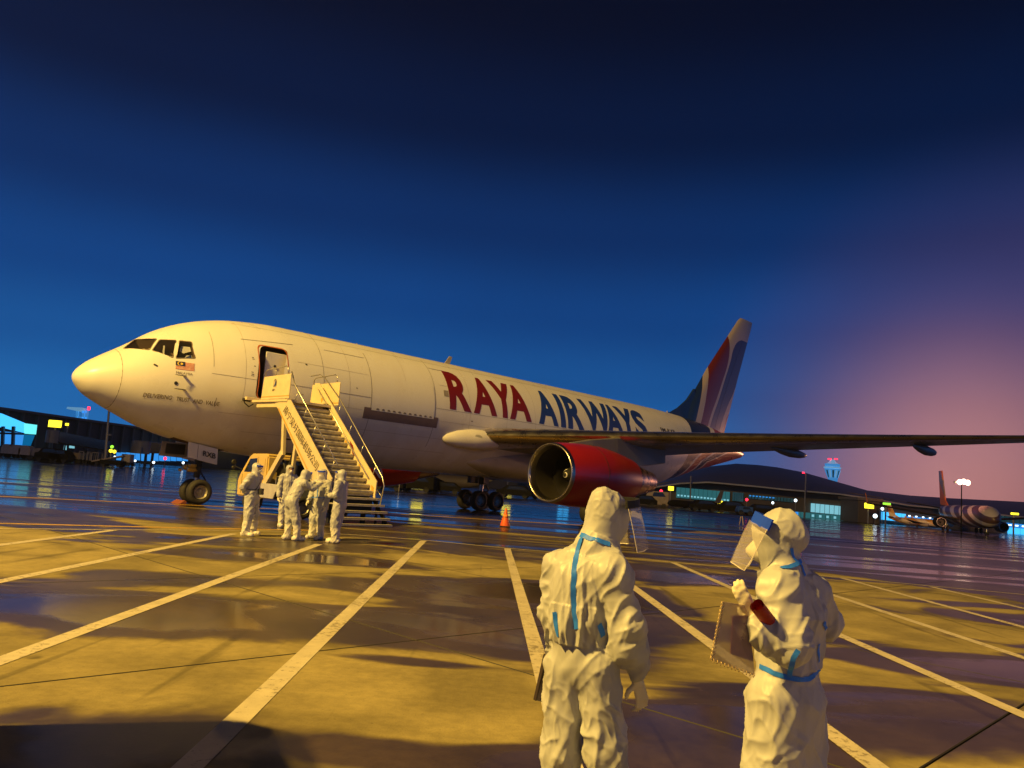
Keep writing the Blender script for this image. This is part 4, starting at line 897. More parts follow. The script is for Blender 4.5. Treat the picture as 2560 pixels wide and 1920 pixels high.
def surface_nets(prims, h, k=.03):
    lo = np.min([np.minimum(np.array(p[0]) - max(p[2], p[3]), np.array(p[1]) - max(p[2], p[3])) for p in prims], 0) - 3 * h
    hi = np.max([np.maximum(np.array(p[0]) + max(p[2], p[3]), np.array(p[1]) + max(p[2], p[3])) for p in prims], 0) + 3 * h
    n = np.ceil((hi - lo) / h).astype(int) + 1
    G = np.stack(np.meshgrid(*[lo[i] + h * np.arange(n[i]) for i in range(3)], indexing='ij'), -1).reshape(-1, 3)
    D = np.concatenate([capsule_field(c, prims, k) for c in np.array_split(G, max(1, len(G) // 200000))]).reshape(n)
    ins = D < 0
    corners = [(i, j, l) for i in (0, 1) for j in (0, 1) for l in (0, 1)]
    sl = lambda A_, c: A_[c[0]:n[0] - 1 + c[0], c[1]:n[1] - 1 + c[1], c[2]:n[2] - 1 + c[2]]
    cnt = sum(sl(ins, c).astype(int) for c in corners); act = (cnt > 0) & (cnt < 8)
    idx = -np.ones(act.shape, int); A_ = np.argwhere(act); idx[act] = np.arange(len(A_))
    acc = np.zeros((len(A_), 3)); num = np.zeros(len(A_))
    for a in corners:
        for ax in range(3):
            if a[ax] == 1: continue
            b = list(a); b[ax] = 1
            da = D[tuple((A_ + a).T)]; db = D[tuple((A_ + b).T)]; m = (da < 0) != (db < 0)
            t = np.where(m, da / np.where(m, da - db, 1), 0); p = np.repeat(np.array([a], float), len(A_), 0); p[:, ax] = t
            acc[m] += p[m]; num[m] += 1
    Vv = lo + h * (A_ + acc / num[:, None])
    F = []
    for ax in range(3):
        o1, o2 = [(1, 2), (2, 0), (0, 1)][ax]
        s0 = [slice(None)] * 3; s1 = [slice(None)] * 3; s0[ax] = slice(0, -1); s1[ax] = slice(1, None)
        ch = ins[tuple(s0)] != ins[tuple(s1)]; E = np.argwhere(ch); E = E[(E[:, o1] > 0) & (E[:, o2] > 0) & (E[:, o1] < n[o1] - 1) & (E[:, o2] < n[o2] - 1)]
        e1 = np.zeros(3, int); e1[o1] = 1; e2 = np.zeros(3, int); e2[o2] = 1
        q = np.stack([idx[tuple((E - e1 - e2).T)], idx[tuple((E - e2).T)], idx[tuple(E.T)], idx[tuple((E - e1).T)]], 1)
        f = ins[tuple(E.T)]; q[~f] = q[~f][:, ::-1]; F.append(q)
    F = np.concatenate(F); F = F[(F >= 0).all(1)]
    return Vv, F

def vnormals(Vv, F):
    n = np.cross(Vv[F[:, 2]] - Vv[F[:, 0]], Vv[F[:, 3]] - Vv[F[:, 1]]); N_ = np.zeros_like(Vv)
    for k in range(4): np.add.at(N_, F[:, k], n)
    return N_ / np.maximum(np.linalg.norm(N_, axis=1), 1e-9)[:, None]
def relax(Vv, F, it):
    for _ in range(it):
        s = np.zeros_like(Vv); c = np.zeros(len(Vv))
        for a, b in ((0, 1), (1, 2), (2, 3), (3, 0)):
            np.add.at(s, F[:, a], Vv[F[:, b]]); np.add.at(s, F[:, b], Vv[F[:, a]]); np.add.at(c, F[:, a], 1); np.add.at(c, F[:, b], 1)
        Vv = Vv * .5 + .5 * s / np.maximum(c, 1)[:, None]
    return Vv
def mesh_from(name, Vv, F, mats, parent, smooth=True, mi=None):
    me = bpy.data.meshes.new(name); me.from_pydata(Vv.tolist(), [], F.tolist())
    for m in mats: me.materials.append(m)
    if mi is not None: me.polygons.foreach_set('material_index', np.asarray(mi, dtype=np.int32))
    if smooth: me.polygons.foreach_set('use_smooth', [True] * len(me.polygons))
    me.update(); return link(bpy.data.objects.new(name, me), parent)

def crumple(p, sc, st=(1, 1, 1), seed=0.0):
    """creased-sheet height: sharp ridges where cells meet, shallow panels between"""
    q = Vector((p[0] * st[0] / sc + seed, p[1] * st[1] / sc, p[2] * st[2] / sc)); w = mnoise.noise_vector(q * .9) * .45
    d = mnoise.voronoi(q + w)[0]
    return -min(d[1] - d[0], .8) ** .85
def ridge(q):
    return (1 - min(1.0, abs(mnoise.noise(q)) * 2.9)) ** 1.7
def folds(Vv, Nn, amp, pleat, seed, limbs):
    """cloth relief: creases that run along the hang of the cloth on the trunk, slantwise on legs and round the bends of sleeves.
    limbs: (a, b, radius, kind)"""
    L = [(np.array(a, float), np.array(b, float), r, k) for a, b, r, k in limbs]
    D = []; TT = []
    for a, b, r, k in L:
        ab = b - a; t = np.clip(((Vv - a) @ ab) / (ab @ ab), 0, 1); D.append(np.linalg.norm(Vv - a - t[:, None] * ab, axis=1) / r); TT.append(t)
    D = np.array(D); TT = np.array(TT); Wt = np.exp(-(D - D.min(0)) / .13); Wt[Wt < .06] = 0; Wt /= Wt.sum(0)
    fr = []
    for a, b, r, k in L:
        ax = Vector(b - a).normalized(); u = ax.cross(Vector((0, 1, 0)) if abs(ax.y) < .9 else Vector((1, 0, 0))).normalized(); fr.append((ax, u, ax.cross(u)))
    def relief(p, j, pl, t):
        a, b, r, k = L[j]; ax, u, w = fr[j]; d = Vector(p - a); x, y, z = d.dot(u), d.dot(w), d.dot(ax); s = seed + 5.3 * j
        if k == 'trunk':
            return pl * ridge(Vector((x * 13 + s, y * 13, z * 2.2 + .3 * math.sin(z * 9)))) * .9 + .45 * ridge(Vector((x * 8 + z * 5 + s, y * 8 - z * 4, z * 5))) + .25 * pl * ridge(Vector((x * 27, y * 27 + s, z * 5)))
        if k == 'leg':
            return 1.0 * ridge(Vector((x * 8 + z * 3.4 + s, y * 8 - z * 2.2, z * 2.6))) + .55 * ridge(Vector((x * 11 - z * 6 + s, y * 11 + z * 5, z * 4.5 + 3))) + .25 * ridge(Vector((x * 22 + s, y * 22, z * 9)))
        if k == 'arm':
            bend = math.exp(-((t - 1) / .35) ** 2)
            return .8 * ridge(Vector((x * 7 + s, y * 7, z * 9 + x * 8))) + .6 * ridge(Vector((x * 9 + z * 6 + s, y * 9 - z * 5, z * 4 + 7))) + .5 * bend * ridge(Vector((x * 5, y * 5 + s, z * 20)))
        return .7 * ridge(Vector((x * 11 + s, y * 11 + z * 6, z * 9))) + .35 * ridge(Vector((x * 24 + s, y * 24, z * 16)))
    out = np.zeros(len(Vv))
    for i, p in enumerate(Vv):
        am = amp(p); pl = pleat(p); h = sum(Wt[j, i] * relief(p, j, pl, TT[j, i]) for j in np.nonzero(Wt[:, i])[0])
        h += .16 * crumple(p, .10, (1, 1, .6), seed) + .22 * mnoise.noise(Vector((p[0] * 6 + seed, p[1] * 6, p[2] * 3)))
        out[i] = am * (h - .35)
    return Vv + Nn * out[:, None]
PC = None
M['tyvek'] = mat('white_coverall', (.45, .46, .52), .48, var=.05, vscale=6, bump=.25, bscale=26, rvar=.1)
t = M['tyvek'].node_tree; bs = t.nodes['Principled BSDF']; tc = N(t, 'ShaderNodeTexCoord'); mp = N(t, 'ShaderNodeMapping'); mp.inputs['Scale'].default_value = (1, 1, .55); t.links.new(tc.outputs['Object'], mp.inputs[0])
nr_ = N(t, 'ShaderNodeTexNoise', noise_type='RIDGED_MULTIFRACTAL', ins={'Scale': 9.0, 'Detail': 4.0, 'Roughness': .5, 'Distortion': .6}); t.links.new(mp.outputs[0], nr_.inputs['Vector'])
bp2 = N(t, 'ShaderNodeBump', ins={'Strength': .7, 'Distance': .014}); t.links.new(nr_.outputs[0], bp2.inputs['Height']); t.links.new(bp2.outputs[0], bs.inputs['Normal'])
M['glove'] = mat('latex_glove', (.74, .68, .56), .45, bump=.1, bscale=60)
M['tape'] = mat('blue_seam_tape', (.03, .20, 1.0), .5, spec=.3, bump=.1, bscale=60)
M['bootcover'] = mat('boot_cover', (.70, .68, .64), .5, bump=.3, bscale=30)
M['visor'] = mat('clear_visor', (.72, .66, .70), .14, alpha=.30, spec=.7); M['visorrim'] = mat('visor_edge', (.8, .74, .76), .25, alpha=.8)
M['bandblue'] = mat('blue_foam_band', (.012, .065, .80), .7, spec=.15); M['bandblack'] = mat('black_foam_band', (.012, .012, .014), .6)
M['mask'] = mat('white_mask', (.74, .72, .68), .6, bump=.15, bscale=40); M['skin'] = mat('skin', (.46, .27, .19), .5); M['goggle'] = mat('goggles', (.035, .04, .05), .12, alpha=.9)

def hand_mesh(name, wrist, fwd, side, palm_n, curl, parent, h=.0042, size=1.0, thumb=1.0, mats=None):
    """palm, four unequal bent fingers and a thumb leaving the side of the palm near the wrist; side points to the thumb"""
    w = np.array(wrist, float); f = np.array(Vector(fwd).normalized()); s = np.array(Vector(side).normalized()); p = np.array(Vector(palm_n).normalized()); z = size
    pr = [(w - f * .03 * z, w + f * .01 * z, .027 * z, .026 * z)]
    for k in (-1.2, -.4, .4, 1.2): pr.append((w + s * k * .013 * z, w + f * .085 * z + s * k * .019 * z, .0155 * z, .0125 * z))
    Ls = {1.2: (.040, .026, .020), .4: (.045, .030, .021), -.4: (.041, .028, .020), -1.2: (.032, .021, .018)}
    for j, (k, L) in enumerate(Ls.items()):
        a = w + f * .088 * z + s * k * .0195 * z; ang = curl * (.75 + .12 * j); d = f
        for q, l in enumerate(L):
            t = ang * (q + .6); d = f * math.cos(t) + p * math.sin(t) + s * k * .05
            b = a + d * l * z; pr.append((a, b, (.0098 - .0008 * q) * z, (.0092 - .0010 * q) * z, )); a = b
    a = w + f * .022 * z + s * .024 * z; d = f * .62 + s * .70 + p * .30 * thumb; b = a + d * .042 * z; pr.append((a, b, .0145 * z, .0115 * z)); d2 = f * .85 + s * .20 + p * .42 * thumb; c = b + d2 * .030 * z; pr.append((b, c, .011 * z, .0098 * z)); pr.append((c, c + (f * .9 + p * .4 * thumb) * .018 * z, .0096 * z, .008 * z))
    Vv, F = surface_nets(pr, h, .007 * z); Vv = relax(Vv, F, 1)
    return mesh_from(name, Vv, F, mats or [M['glove']], parent)

def ribbon(pts, nrm, w, name, m, parent, th=.0):
    """a strip of tape along pts lying on a surface with normals nrm"""
    a, b = [], []
    for i, p in enumerate(pts):
        d = (pts[min(i + 1, len(pts) - 1)] - pts[max(i - 1, 0)]).normalized(); s = d.cross(nrm[i]).normalized() * w / 2
        a.append(p + s); b.append(p - s)
    n = len(pts); mb = MB(); mb.add(a + b, [(i, i + 1, n + i + 1, n + i) for i in range(n - 1)]); return mb.build(name, m, parent, smooth=True, recalc=False)
from mathutils.bvhtree import BVHTree
def tape_on(Vv, F, path, w, name, parent, m=None, off=.004, eye=None, dense=14):
    """lay tape on the body surface: the straight run between path points is dropped onto the nearest skin point"""
    bv = BVHTree.FromPolygons([Vector(v) for v in Vv], [tuple(f) for f in F]); pts, nr = [], []
    for a, b in zip(path[:-1], path[1:]):
        for k in range(dense):
            q = Vector(a).lerp(Vector(b), k / dense); loc, nn, _, _ = bv.find_nearest(q)
            if loc is None: continue
            pts.append(loc + nn * off); nr.append(nn)
    for _ in range(2): pts = [pts[0]] + [(pts[i - 1] + pts[i] * 2 + pts[i + 1]) / 4 for i in range(1, len(pts) - 1)] + [pts[-1]]
    return ribbon(pts, nr, w, name, m or M['tape'], parent)
def seen(Vv, F, u, v, eye=Vector((0, 0, CAMH))):
    return None

def shield(parent, c, fwd, up, r=.125, arc=1.25, top=.03, drop=.25, flarez=.10, band='bandblue', bw=.045, tilt=0.0):
    """a face shield: foam band round the brow and a clear curved sheet hanging from it"""
    u = Vector(up).normalized(); f = Vector(fwd).normalized(); f = (f - u * f.dot(u)).normalized(); s = f.cross(u).normalized(); c = Vector(c); n = 16
    def pt(t, z, rr): return c + (f * math.cos(t) + s * math.sin(t)) * rr + u * z
    mb = MB(); vv = []
    for i in range(n + 1):
        t = -arc + 2 * arc * i / n
        vv += [pt(t, top - bw / 2, r + .004), pt(t, top - bw / 2, r + .022), pt(t, top + bw / 2, r + .022), pt(t, top + bw / 2, r + .004)]
    mb.add(vv, [(4 * i + k, 4 * i + (k + 1) % 4, 4 * i + 4 + (k + 1) % 4, 4 * i + 4 + k) for i in range(n) for k in range(4)] + [(0, 1, 2, 3), (4 * n, 4 * n + 1, 4 * n + 2, 4 * n + 3)])
    sh_ = bpy.data.objects.new('face_shield', None); link(sh_, parent); mb.build('brow_band', M[band], sh_)
    mb = MB(); vv = []; nz_ = 6
    for j in range(nz_ + 1):
        q = j / nz_
        for i in range(n + 1): t = (-arc + 2 * arc * i / n) * (1 - .12 * q); vv.append(pt(t, top - bw * .4 - drop * q, r + .026 + flarez * q + .006 * math.sin(9 * t + 4 * q)))
    mb.add(vv, [(j * (n + 1) + i, j * (n + 1) + i + 1, (j + 1) * (n + 1) + i + 1, (j + 1) * (n + 1) + i) for j in range(nz_) for i in range(n)])
    vz = mb.build('visor', M['visor'], sh_, smooth=True, recalc=False); m1 = n + 1
    rim = [vv[j * m1] for j in range(nz_ + 1)] + [vv[nz_ * m1 + i] for i in range(1, n + 1)] + [vv[j * m1 + n] for j in range(nz_ - 1, -1, -1)]
    mb = MB(); mb.tube(rim, .0022, 5); mb.build('edge', M['visorrim'], vz); return sh_
def mask_on(parent, c, fwd, up, r=.105, big=1.0):
    f = Vector(fwd).normalized(); u = Vector(up).normalized(); s = f.cross(u).normalized(); c = Vector(c)
    P = [(c + f * r * .55 - u * .06, c + f * (r * .92) - u * .055, .060 * big, .046 * big), (c + f * r * .9 - u * .06, c + f * (r + .028) - u * .050, .040 * big, .014 * big), (c + f * r * .9 - u * .02, c + f * (r + .020) - u * .045, .030 * big, .014 * big)]
    Vv, F = surface_nets([(tuple(a), tuple(b), ra, rb) for a, b, ra, rb in P], .007, .02); return mesh_from('mask', Vv, F, [M['mask']], parent)
def goggles_on(parent, c, fwd, up, r=.105):
    f = Vector(fwd).normalized(); u = Vector(up).normalized(); s = f.cross(u).normalized(); c = Vector(c); mb = MB(); n = 10; vv = []
    for z in (.012, .058):
        for i in range(n + 1): t = -.75 + 1.5 * i / n; vv.append(c + (f * math.cos(t) + s * math.sin(t)) * (r + .018 - .01 * abs(t)) + u * z)
    mb.add(vv, [(i, i + 1, n + 2 + i, n + 1 + i) for i in range(n)]); return mb.build('goggles', M['goggle'], parent, smooth=True, recalc=False)
# ---- the two in the foreground
def person_at(label, loc, group=None): 
    return thing('person', label, 'person', loc, 0, group)
def grow(root, prims, h, k, amp, pleat, seed, mats=None, it=2, name='body', limbs=None, mi=None):
    o = np.array(root.location)
    Vv, F = surface_nets(prims, h, k); Vv = relax(Vv, F, it); Nn = vnormals(Vv, F); Vv = folds(Vv, Nn, amp, pleat, seed, limbs)
    b = mesh_from(name, Vv - o, F, mats or [M['tyvek']], root, mi=mi(Vv, Nn, F) if mi else None)
    return Vv, F, b
def rel(root, pts): return [Vector(p) - root.location for p in pts]

def body_limbs(J):
    g = lambda *n: [tuple(J[q]) for q in n]
    return [(*g('pelvis', 'chest'), .17, 'trunk'), (*g('chest', 'neck'), .15, 'trunk'), (*g('ls', 'le'), .08, 'arm'), (*g('le', 'lw'), .07, 'arm'), (*g('rs', 're'), .085, 'arm'), (*g('re', 'rw'), .075, 'arm'),
            (*g('lh', 'lk'), .11, 'leg'), (*g('rh', 'rk'), .11, 'leg'), (*g('lk', 'la'), .10, 'leg'), (*g('rk', 'ra'), .10, 'leg'), (*g('neck', 'head'), .09, 'hood'), (tuple(J['head']), tuple(J['head'] + Vector((0, 0, .03))), .11, 'hood')]

# first: seen from behind, head turned to the right, a folder in the hand at the left
Y1 = 4.1
g1 = ground_at(1470, 2050); g1 = Vector((g1.x, Y1, 0))
p1 = person_at('person in white coverall with a blue stripe down the back and a black visor band', g1)
J = dict(pelvis=at(1458, 1645, 4.10), waist=at(1447, 1577, 4.10), chest=at(1458, 1462, 4.12), neck=at(1503, 1368, 4.14), head=at(1521, 1287, 4.17), ls=at(1397, 1418, 4.20), rs=at(1533, 1434, 4.00),
         le=at(1376, 1535, 4.20), lw=at(1392, 1625, 4.26), re=at(1566, 1568, 3.97), rw=at(1588, 1686, 4.03), lh=at(1416, 1668, 4.15), rh=at(1494, 1668, 4.06), lk=at(1403, 1880, 4.16), rk=at(1514, 1880, 4.06),
         la=at(1395, 2010, 4.20), ra=at(1535, 2028, 4.08))
fh1 = Vector((.80, .60, -.04)).normalized()      # where the face points
fb1 = Vector((.45, .89, 0)).normalized(); sd1 = Vector((fb1.y, -fb1.x, 0)); UP = Vector((0, 0, 1))
T_ = lambda v: tuple(v)
def legs(hip, knee, ank, fwd, r=(.118, .100, .082), k=.03):
    ank = Vector((ank.x, ank.y, .10)); toe = Vector((ank.x, ank.y, .045)) + Vector(fwd) * .17; heel = Vector((ank.x, ank.y, .05)) - Vector(fwd) * .06
    return [(T_(hip), T_(knee), r[0], r[1]), (T_(knee), T_(ank), r[1], r[2]), (T_(heel), T_(toe), .058, .048)], ank
pr = []
for a, b, c in (('lh', 'lk', 'la'), ('rh', 'rk', 'ra')):
    q, _ = legs(J[a], J[b], J[c], fb1, (.106, .096, .085)); pr += q
pr += [(T_(J['pelvis']), T_(J['waist'] - Vector((0, 0, .03))), .158, .142, T_(fb1), .78), (T_(J['waist']), T_(J['waist'] + Vector((0, 0, .02))), .128, .130, T_(fb1), .82, .02),
       (T_(J['waist'] + Vector((0, 0, .07))), T_(J['chest']), .165, .168, T_(fb1), .78), (T_(J['chest']), T_(J['neck'] - Vector((0, 0, .06))), .160, .10, T_(fb1), .85),
       (T_(J['ls']), T_(J['rs']), .072, .076), (T_(J['ls']), T_(J['neck'] - UP * .02), .076, .084), (T_(J['rs']), T_(J['neck'] - UP * .02), .080, .084), (T_(J['neck'] - Vector((.02, 0, .03))), T_(J['head'] - Vector((.03, 0, .05))), .092, .090)]
pr += [(T_(J['ls']), T_(J['le']), .074, .058), (T_(J['le']), T_(J['lw']), .056, .044), (T_(J['rs']), T_(J['re']), .086, .080), (T_(J['re']), T_(J['rw'] + Vector((0, 0, .06))), .080, .066), (T_(J['re'] + UP * -.09), T_(J['re'] - UP * .05), .088, .082), (T_(J['rw'] + Vector((0, 0, .06))), T_(J['rw'] + Vector((0, 0, .02))), .068, .046, (0, 0, 1), 1.0, .015)]
hd = J['head']
pr += [(T_(hd - fh1 * .026 + UP * .018), T_(hd + fh1 * .022 + UP * .012), .096, .090), (T_(hd - fh1 * .045 + UP * .075), T_(hd - fh1 * .0 + UP * .055), .064, .075), (T_(hd + fh1 * .02 - UP * .075), T_(hd + fh1 * .04 - UP * .02), .070, .074), (T_(hd - fh1 * .04 - UP * .09), T_(J['neck'] - Vector((.035, 0, .0))), .082, .098), (T_(hd - fh1 * .02 - UP * .055), T_(hd + fh1 * .015 - UP * .06), .088, .082)]
def amp1(p):
    z = p[2]; d = (Vector(p) - hd).length
    if d < .10: return .005
    if d < .19: return .008
    if z > 1.36: return .012
    return .0165
def pleat1(p):
    z = p[2]; w = 0
    if 1.14 < z < 1.50 and (Vector(p) - hd).length > .16: w = 1.0
    if .95 < z < 1.14: w = 1.5
    if (Vector(p) - J['re']).length < .16 or (Vector(p) - J['rw']).length < .16: w = .4
    return w
V1, F1, body1 = grow(p1, pr, .0062, .034, amp1, pleat1, 3.1, limbs=body_limbs(J))
R1 = lambda pts: rel(p1, pts)
Vr, eye = V1 - np.array(p1.location), Vector((0, 0, CAMH)) - p1.location
def facing_path(bv, uvs, y):
    """points of the surface first met from the standing place of the photographer's eye through these pixels"""
    out = []
    for u, v in uvs:
        d = (at(u, v, y) - Vector((0, 0, CAMH))).normalized(); loc, nn, _, _ = bv.ray_cast(Vector((0, 0, CAMH)), d)
        if loc is not None: out.append(loc)
    return out
bv1 = BVHTree.FromPolygons([Vector(v) for v in V1], [tuple(f) for f in F1])
def tape_px(bv, V0, F0, root, uvs, y, w, name='seam_tape', m=None, dense=8, off=.004):
    P = facing_path(bv, uvs, y); pts, nr = [], []
    if len(P) < 2: return
    for a, b in zip(P[:-1], P[1:]):
        for k in range(dense + (1 if b is P[-1] else 0)):
            q = a.lerp(b, k / dense); loc, nn, _, _ = bv.find_nearest(q)
            pts.append(loc + nn * off - root.location); nr.append(nn)
    for _ in range(2):
        pts = [pts[0]] + [(pts[i - 1] + pts[i] * 2 + pts[i + 1]) / 4 for i in range(1, len(pts) - 1)] + [pts[-1]]
        nr = [nr[0]] + [(nr[i - 1] + nr[i] * 2 + nr[i + 1]).normalized() for i in range(1, len(nr) - 1)] + [nr[-1]]
    ribbon(pts, nr, w, name, m or M['tape'], root)
tape_px(bv1, V1, F1, p1, [(1452, 1337), (1475, 1347), (1500, 1353), (1525, 1361), (1552, 1367)], Y1, .024)
tape_px(bv1, V1, F1, p1, [(1456, 1344), (1444, 1375), (1437, 1410), (1434, 1450), (1433, 1490), (1436, 1530), (1441, 1572)], Y1, .026)
tape_px(bv1, V1, F1, p1, [(1386, 1530), (1390, 1560), (1396, 1592)], Y1, .022)
tape_px(bv1, V1, F1, p1, [(1497, 1560), (1507, 1590)], Y1, .03)
hf = (at(1606, 1760, 4.05) - J['rw']).normalized()
hand_mesh('hand', rel(p1, [J['rw'] + hf * .035 + Vector((.004, 0, 0))])[0], hf, Vector((-.75, -.35, 0)), Vector((-.55, .6, 0)), .62, p1, size=1.02)
hand_mesh('hand', rel(p1, [J['lw'] + Vector((0, 0, -.03))])[0], Vector((-.05, .1, -1)), Vector((.5, .8, 0)), Vector((1, .2, 0)), 1.0, p1, size=1.0)
shield(p1, rel(p1, [hd + UP * .02 + Vector((.020, 0, 0))])[0], Vector((.93, .36, 0)), (UP - fh1 * .12).normalized(), .118, 1.5, .042, .215, .03, 'bandblack', .042)
mask_on(p1, rel(p1, [hd])[0], fh1, UP, .098, .9)
goggles_on(p1, rel(p1, [hd])[0], fh1, UP, .098)
# the folder hanging from the hand at the left
q = [at(1368, 1636, 4.22), at(1392, 1640, 4.36), at(1376, 1760, 4.36), at(1342, 1752, 4.22)]
M['folder'] = mat('grey_folder', (.20, .17, .20), .5, var=.15, vscale=8); M['spine'] = mat('dark_spine', (.05, .035, .04), .5)
fo = thing('folder', 'dark grey folder in the hand of the person with the blue back stripe', 'folder', q[3])
nn = (q[1] - q[0]).cross(q[3] - q[0]).normalized() * .012
mb = MB(); mb.prism([p - q[3] for p in q], (0, 0, 0), nn); mb.build('cover', M['folder'], fo, bevel=.003)
mb = MB(); e1 = (q[1] - q[0]).normalized() * .012; mb.prism([q[0] - q[3] - e1, q[0] - q[3] + e1, q[3] - q[3] + e1, -e1], -nn * .2, nn * 1.2); mb.build('spine', M['spine'], fo, bevel=.002)

# second: in three-quarter back view facing left, the hood bulging with hair, clear notebook and a red roll in the hand
Y2 = 3.45
p2 = person_at('person in bulging white hood with a bright blue visor band, facing left', Vector((at(1960, 1700, Y2).x + .06, Y2, 0)))
f2 = Vector((-.80, .60, 0)).normalized(); r2 = Vector((f2.y, -f2.x, 0))
J = dict(pelvis=at(1962, 1752, 3.46), waist=at(1966, 1675, 3.45), chest=at(1972, 1530, 3.45), neck=at(1957, 1424, 3.44), head=at(1941, 1335, 3.43), ls=at(1948, 1478, 3.31), rs=at(2020, 1482, 3.58),
         le=at(1975, 1610, 3.24), lw=at(1893, 1552, 3.24), re=at(2060, 1556, 3.68), rw=at(2010, 1600, 3.74), lh=at(1935, 1750, 3.40), rh=at(1996, 1750, 3.52), lk=at(1932, 1930, 3.40), rk=at(1990, 1930, 3.50), la=at(1938, 2160, 3.42), ra=at(2000, 2160, 3.55))
pr = []
for a, b, c in (('lh', 'lk', 'la'), ('rh', 'rk', 'ra')):
    q, _ = legs(J[a], J[b], J[c], f2, (.112, .108, .085)); pr += q
pr += [(T_(J['pelvis'] - UP * .02), T_(J['waist']), .158, .132, T_(f2), .86), (T_(J['lk']), T_(J['pelvis']), .10, .15), (T_(J['rk']), T_(J['pelvis']), .10, .14), (T_(J['waist'] + UP * .05), T_(J['chest']), .142, .152, T_(f2), .86), (T_(J['chest']), T_(J['neck'] - UP * .05), .150, .085, T_(f2), .9),
       (T_(J['ls']), T_(J['rs']), .078, .078), (T_(J['ls']), T_(J['neck']), .082, .072), (T_(J['rs']), T_(J['neck']), .082, .072), (T_(J['neck']), T_(J['head'] - UP * .07), .075, .075)]
pr += [(T_(J['ls']), T_(J['le']), .088, .088), (T_(J['le']), T_(J['lw']), .082, .046), (T_(at(1905, 1585, 3.22)), T_(at(1930, 1600, 3.23)), .058, .062), (T_(J['rs']), T_(J['re']), .085, .072), (T_(J['re']), T_(J['rw']), .072, .05)]
hd = J['head']; fh2 = Vector((-.90, .35, -.12)).normalized(); s2 = fh2.cross(UP).normalized()
hd = J['head'] = hd + Vector((.006, 0, .004)); pr += [(T_(hd - fh2 * .015 + UP * .008), T_(hd + fh2 * .025), .089, .083), (T_(hd - fh2 * .068 - UP * .018), T_(hd - fh2 * .02 + UP * .02), .062, .076), (T_(hd + fh2 * .02 - UP * .07), T_(hd + fh2 * .015 - UP * .03), .060, .066), (T_(hd - UP * .085), T_(J['neck'] - UP * .01), .068, .078)]
def amp2(p):
    d = (Vector(p) - hd).length
    if d < .15: return .010
    return .0155 if p[2] < .95 else .0145
def pleat2(p):
    if (Vector(p) - hd).length < .16: return .35
    if 1.05 < p[2] < 1.42: return 1.5 if (Vector(p) - J['chest']).dot(r2) > -.06 else .35
    if p[2] < .98: return .5
    return .5
V2, F2, body2 = grow(p2, pr, .0062, .032, amp2, pleat2, 11.7, limbs=body_limbs(J))
bv2 = BVHTree.FromPolygons([Vector(v) for v in V2], [tuple(f) for f in F2])
tape_px(bv2, V2, F2, p2, [(1883, 1651), (1900, 1665), (1925, 1677), (1950, 1687), (1972, 1694), (2000, 1698), (2022, 1697), (2036, 1686), (2046, 1676)], Y2, .020)
tape_px(bv2, V2, F2, p2, [(1974, 1692), (1977, 1670), (1983, 1645), (1996, 1624)], Y2, .020)
tape_px(bv2, V2, F2, p2, [(1952, 1421), (1972, 1418), (1990, 1411), (2002, 1402)], Y2, .018)
tape_px(bv2, V2, F2, p2, [(1978, 1370), (1980, 1385), (1985, 1398), (2000, 1410), (2006, 1425), (2012, 1440)], Y2, .014)
tape_px(bv2, V2, F2, p2, [(2046, 1610), (2044, 1630), (2046, 1655)], Y2, .016); tape_px(bv2, V2, F2, p2, [(2058, 1556), (2064, 1572)], Y2, .02)
hf = (at(1862, 1500, 3.22) - J['lw']).normalized()
hand_mesh('hand', rel(p2, [J['lw'] + hf * .02])[0], hf, Vector((-.35, .2, -.75)), Vector((.4, .9, .2)), .30, p2, size=.92)
shield(p2, rel(p2, [hd - UP * .005])[0], fh2, (UP - fh2 * .40).normalized(), .100, 1.25, .026, .195, .0, 'bandblue', .050)
mask_on(p2, rel(p2, [hd - UP * .02])[0], fh2, UP, .088, .82)
# the notebook: clear cover with ragged ring-bound edges and a purple card inside, held against the body
q = [at(1808, 1504, 3.16), at(1868, 1514, 3.22), at(1888, 1690, 3.22), at(1779, 1650, 3.16)]
M['clear'] = mat('clear_plastic', (.62, .52, .42), .25, alpha=.45, var=.2, vscale=10); M['purple'] = mat('purple_card', (.22, .05, .16), .5); M['ring'] = mat('binding_ring', (.75, .55, .28), .35, .4)
nb = thing('notebook', 'clear ring-bound notebook with a purple card, held by the person facing left', 'notebook', q[3])
L = lambda a, b: (q[0] * (1 - a) * (1 - b) + q[1] * a * (1 - b) + q[2] * a * b + q[3] * (1 - a) * b) - q[3]
nn = (q[1] - q[0]).cross(q[3] - q[0]).normalized()
mb = MB(); mb.prism([L(0, 0), L(1, 0), L(1, 1), L(0, 1)], (0, 0, 0), nn * .004); mb.build('cover', M['clear'], nb)
mb = MB(); mb.prism([L(.42, .20), L(1, .14), L(1, .80), L(.42, .80)], nn * .006, nn * .009); mb.build('card', M['purple'], nb)
rg = None
for (a0, b0, a1, b1, k) in ((0, 0, 0, 1, 15), (0, 1, 1, 1, 12)):
    for i in range(k):
        f = (i + .5) / k; c = L(a0 + (a1 - a0) * f, b0 + (b1 - b0) * f)
        if rg is None:
            mb = MB(); mb.tube([Vector((math.cos(t), 0, math.sin(t))) * .0075 for t in np.linspace(.3, 2 * PI - .3, 9)], .0016, 5); rg = mb.build('ring', M['ring'], nb, smooth=True); o = rg
        else: o = rg.copy(); COL.objects.link(o)
        o.location = c; o.rotation_euler = (0, .35 if a0 != a1 else -.5, 1.57 if a0 != a1 else .3)
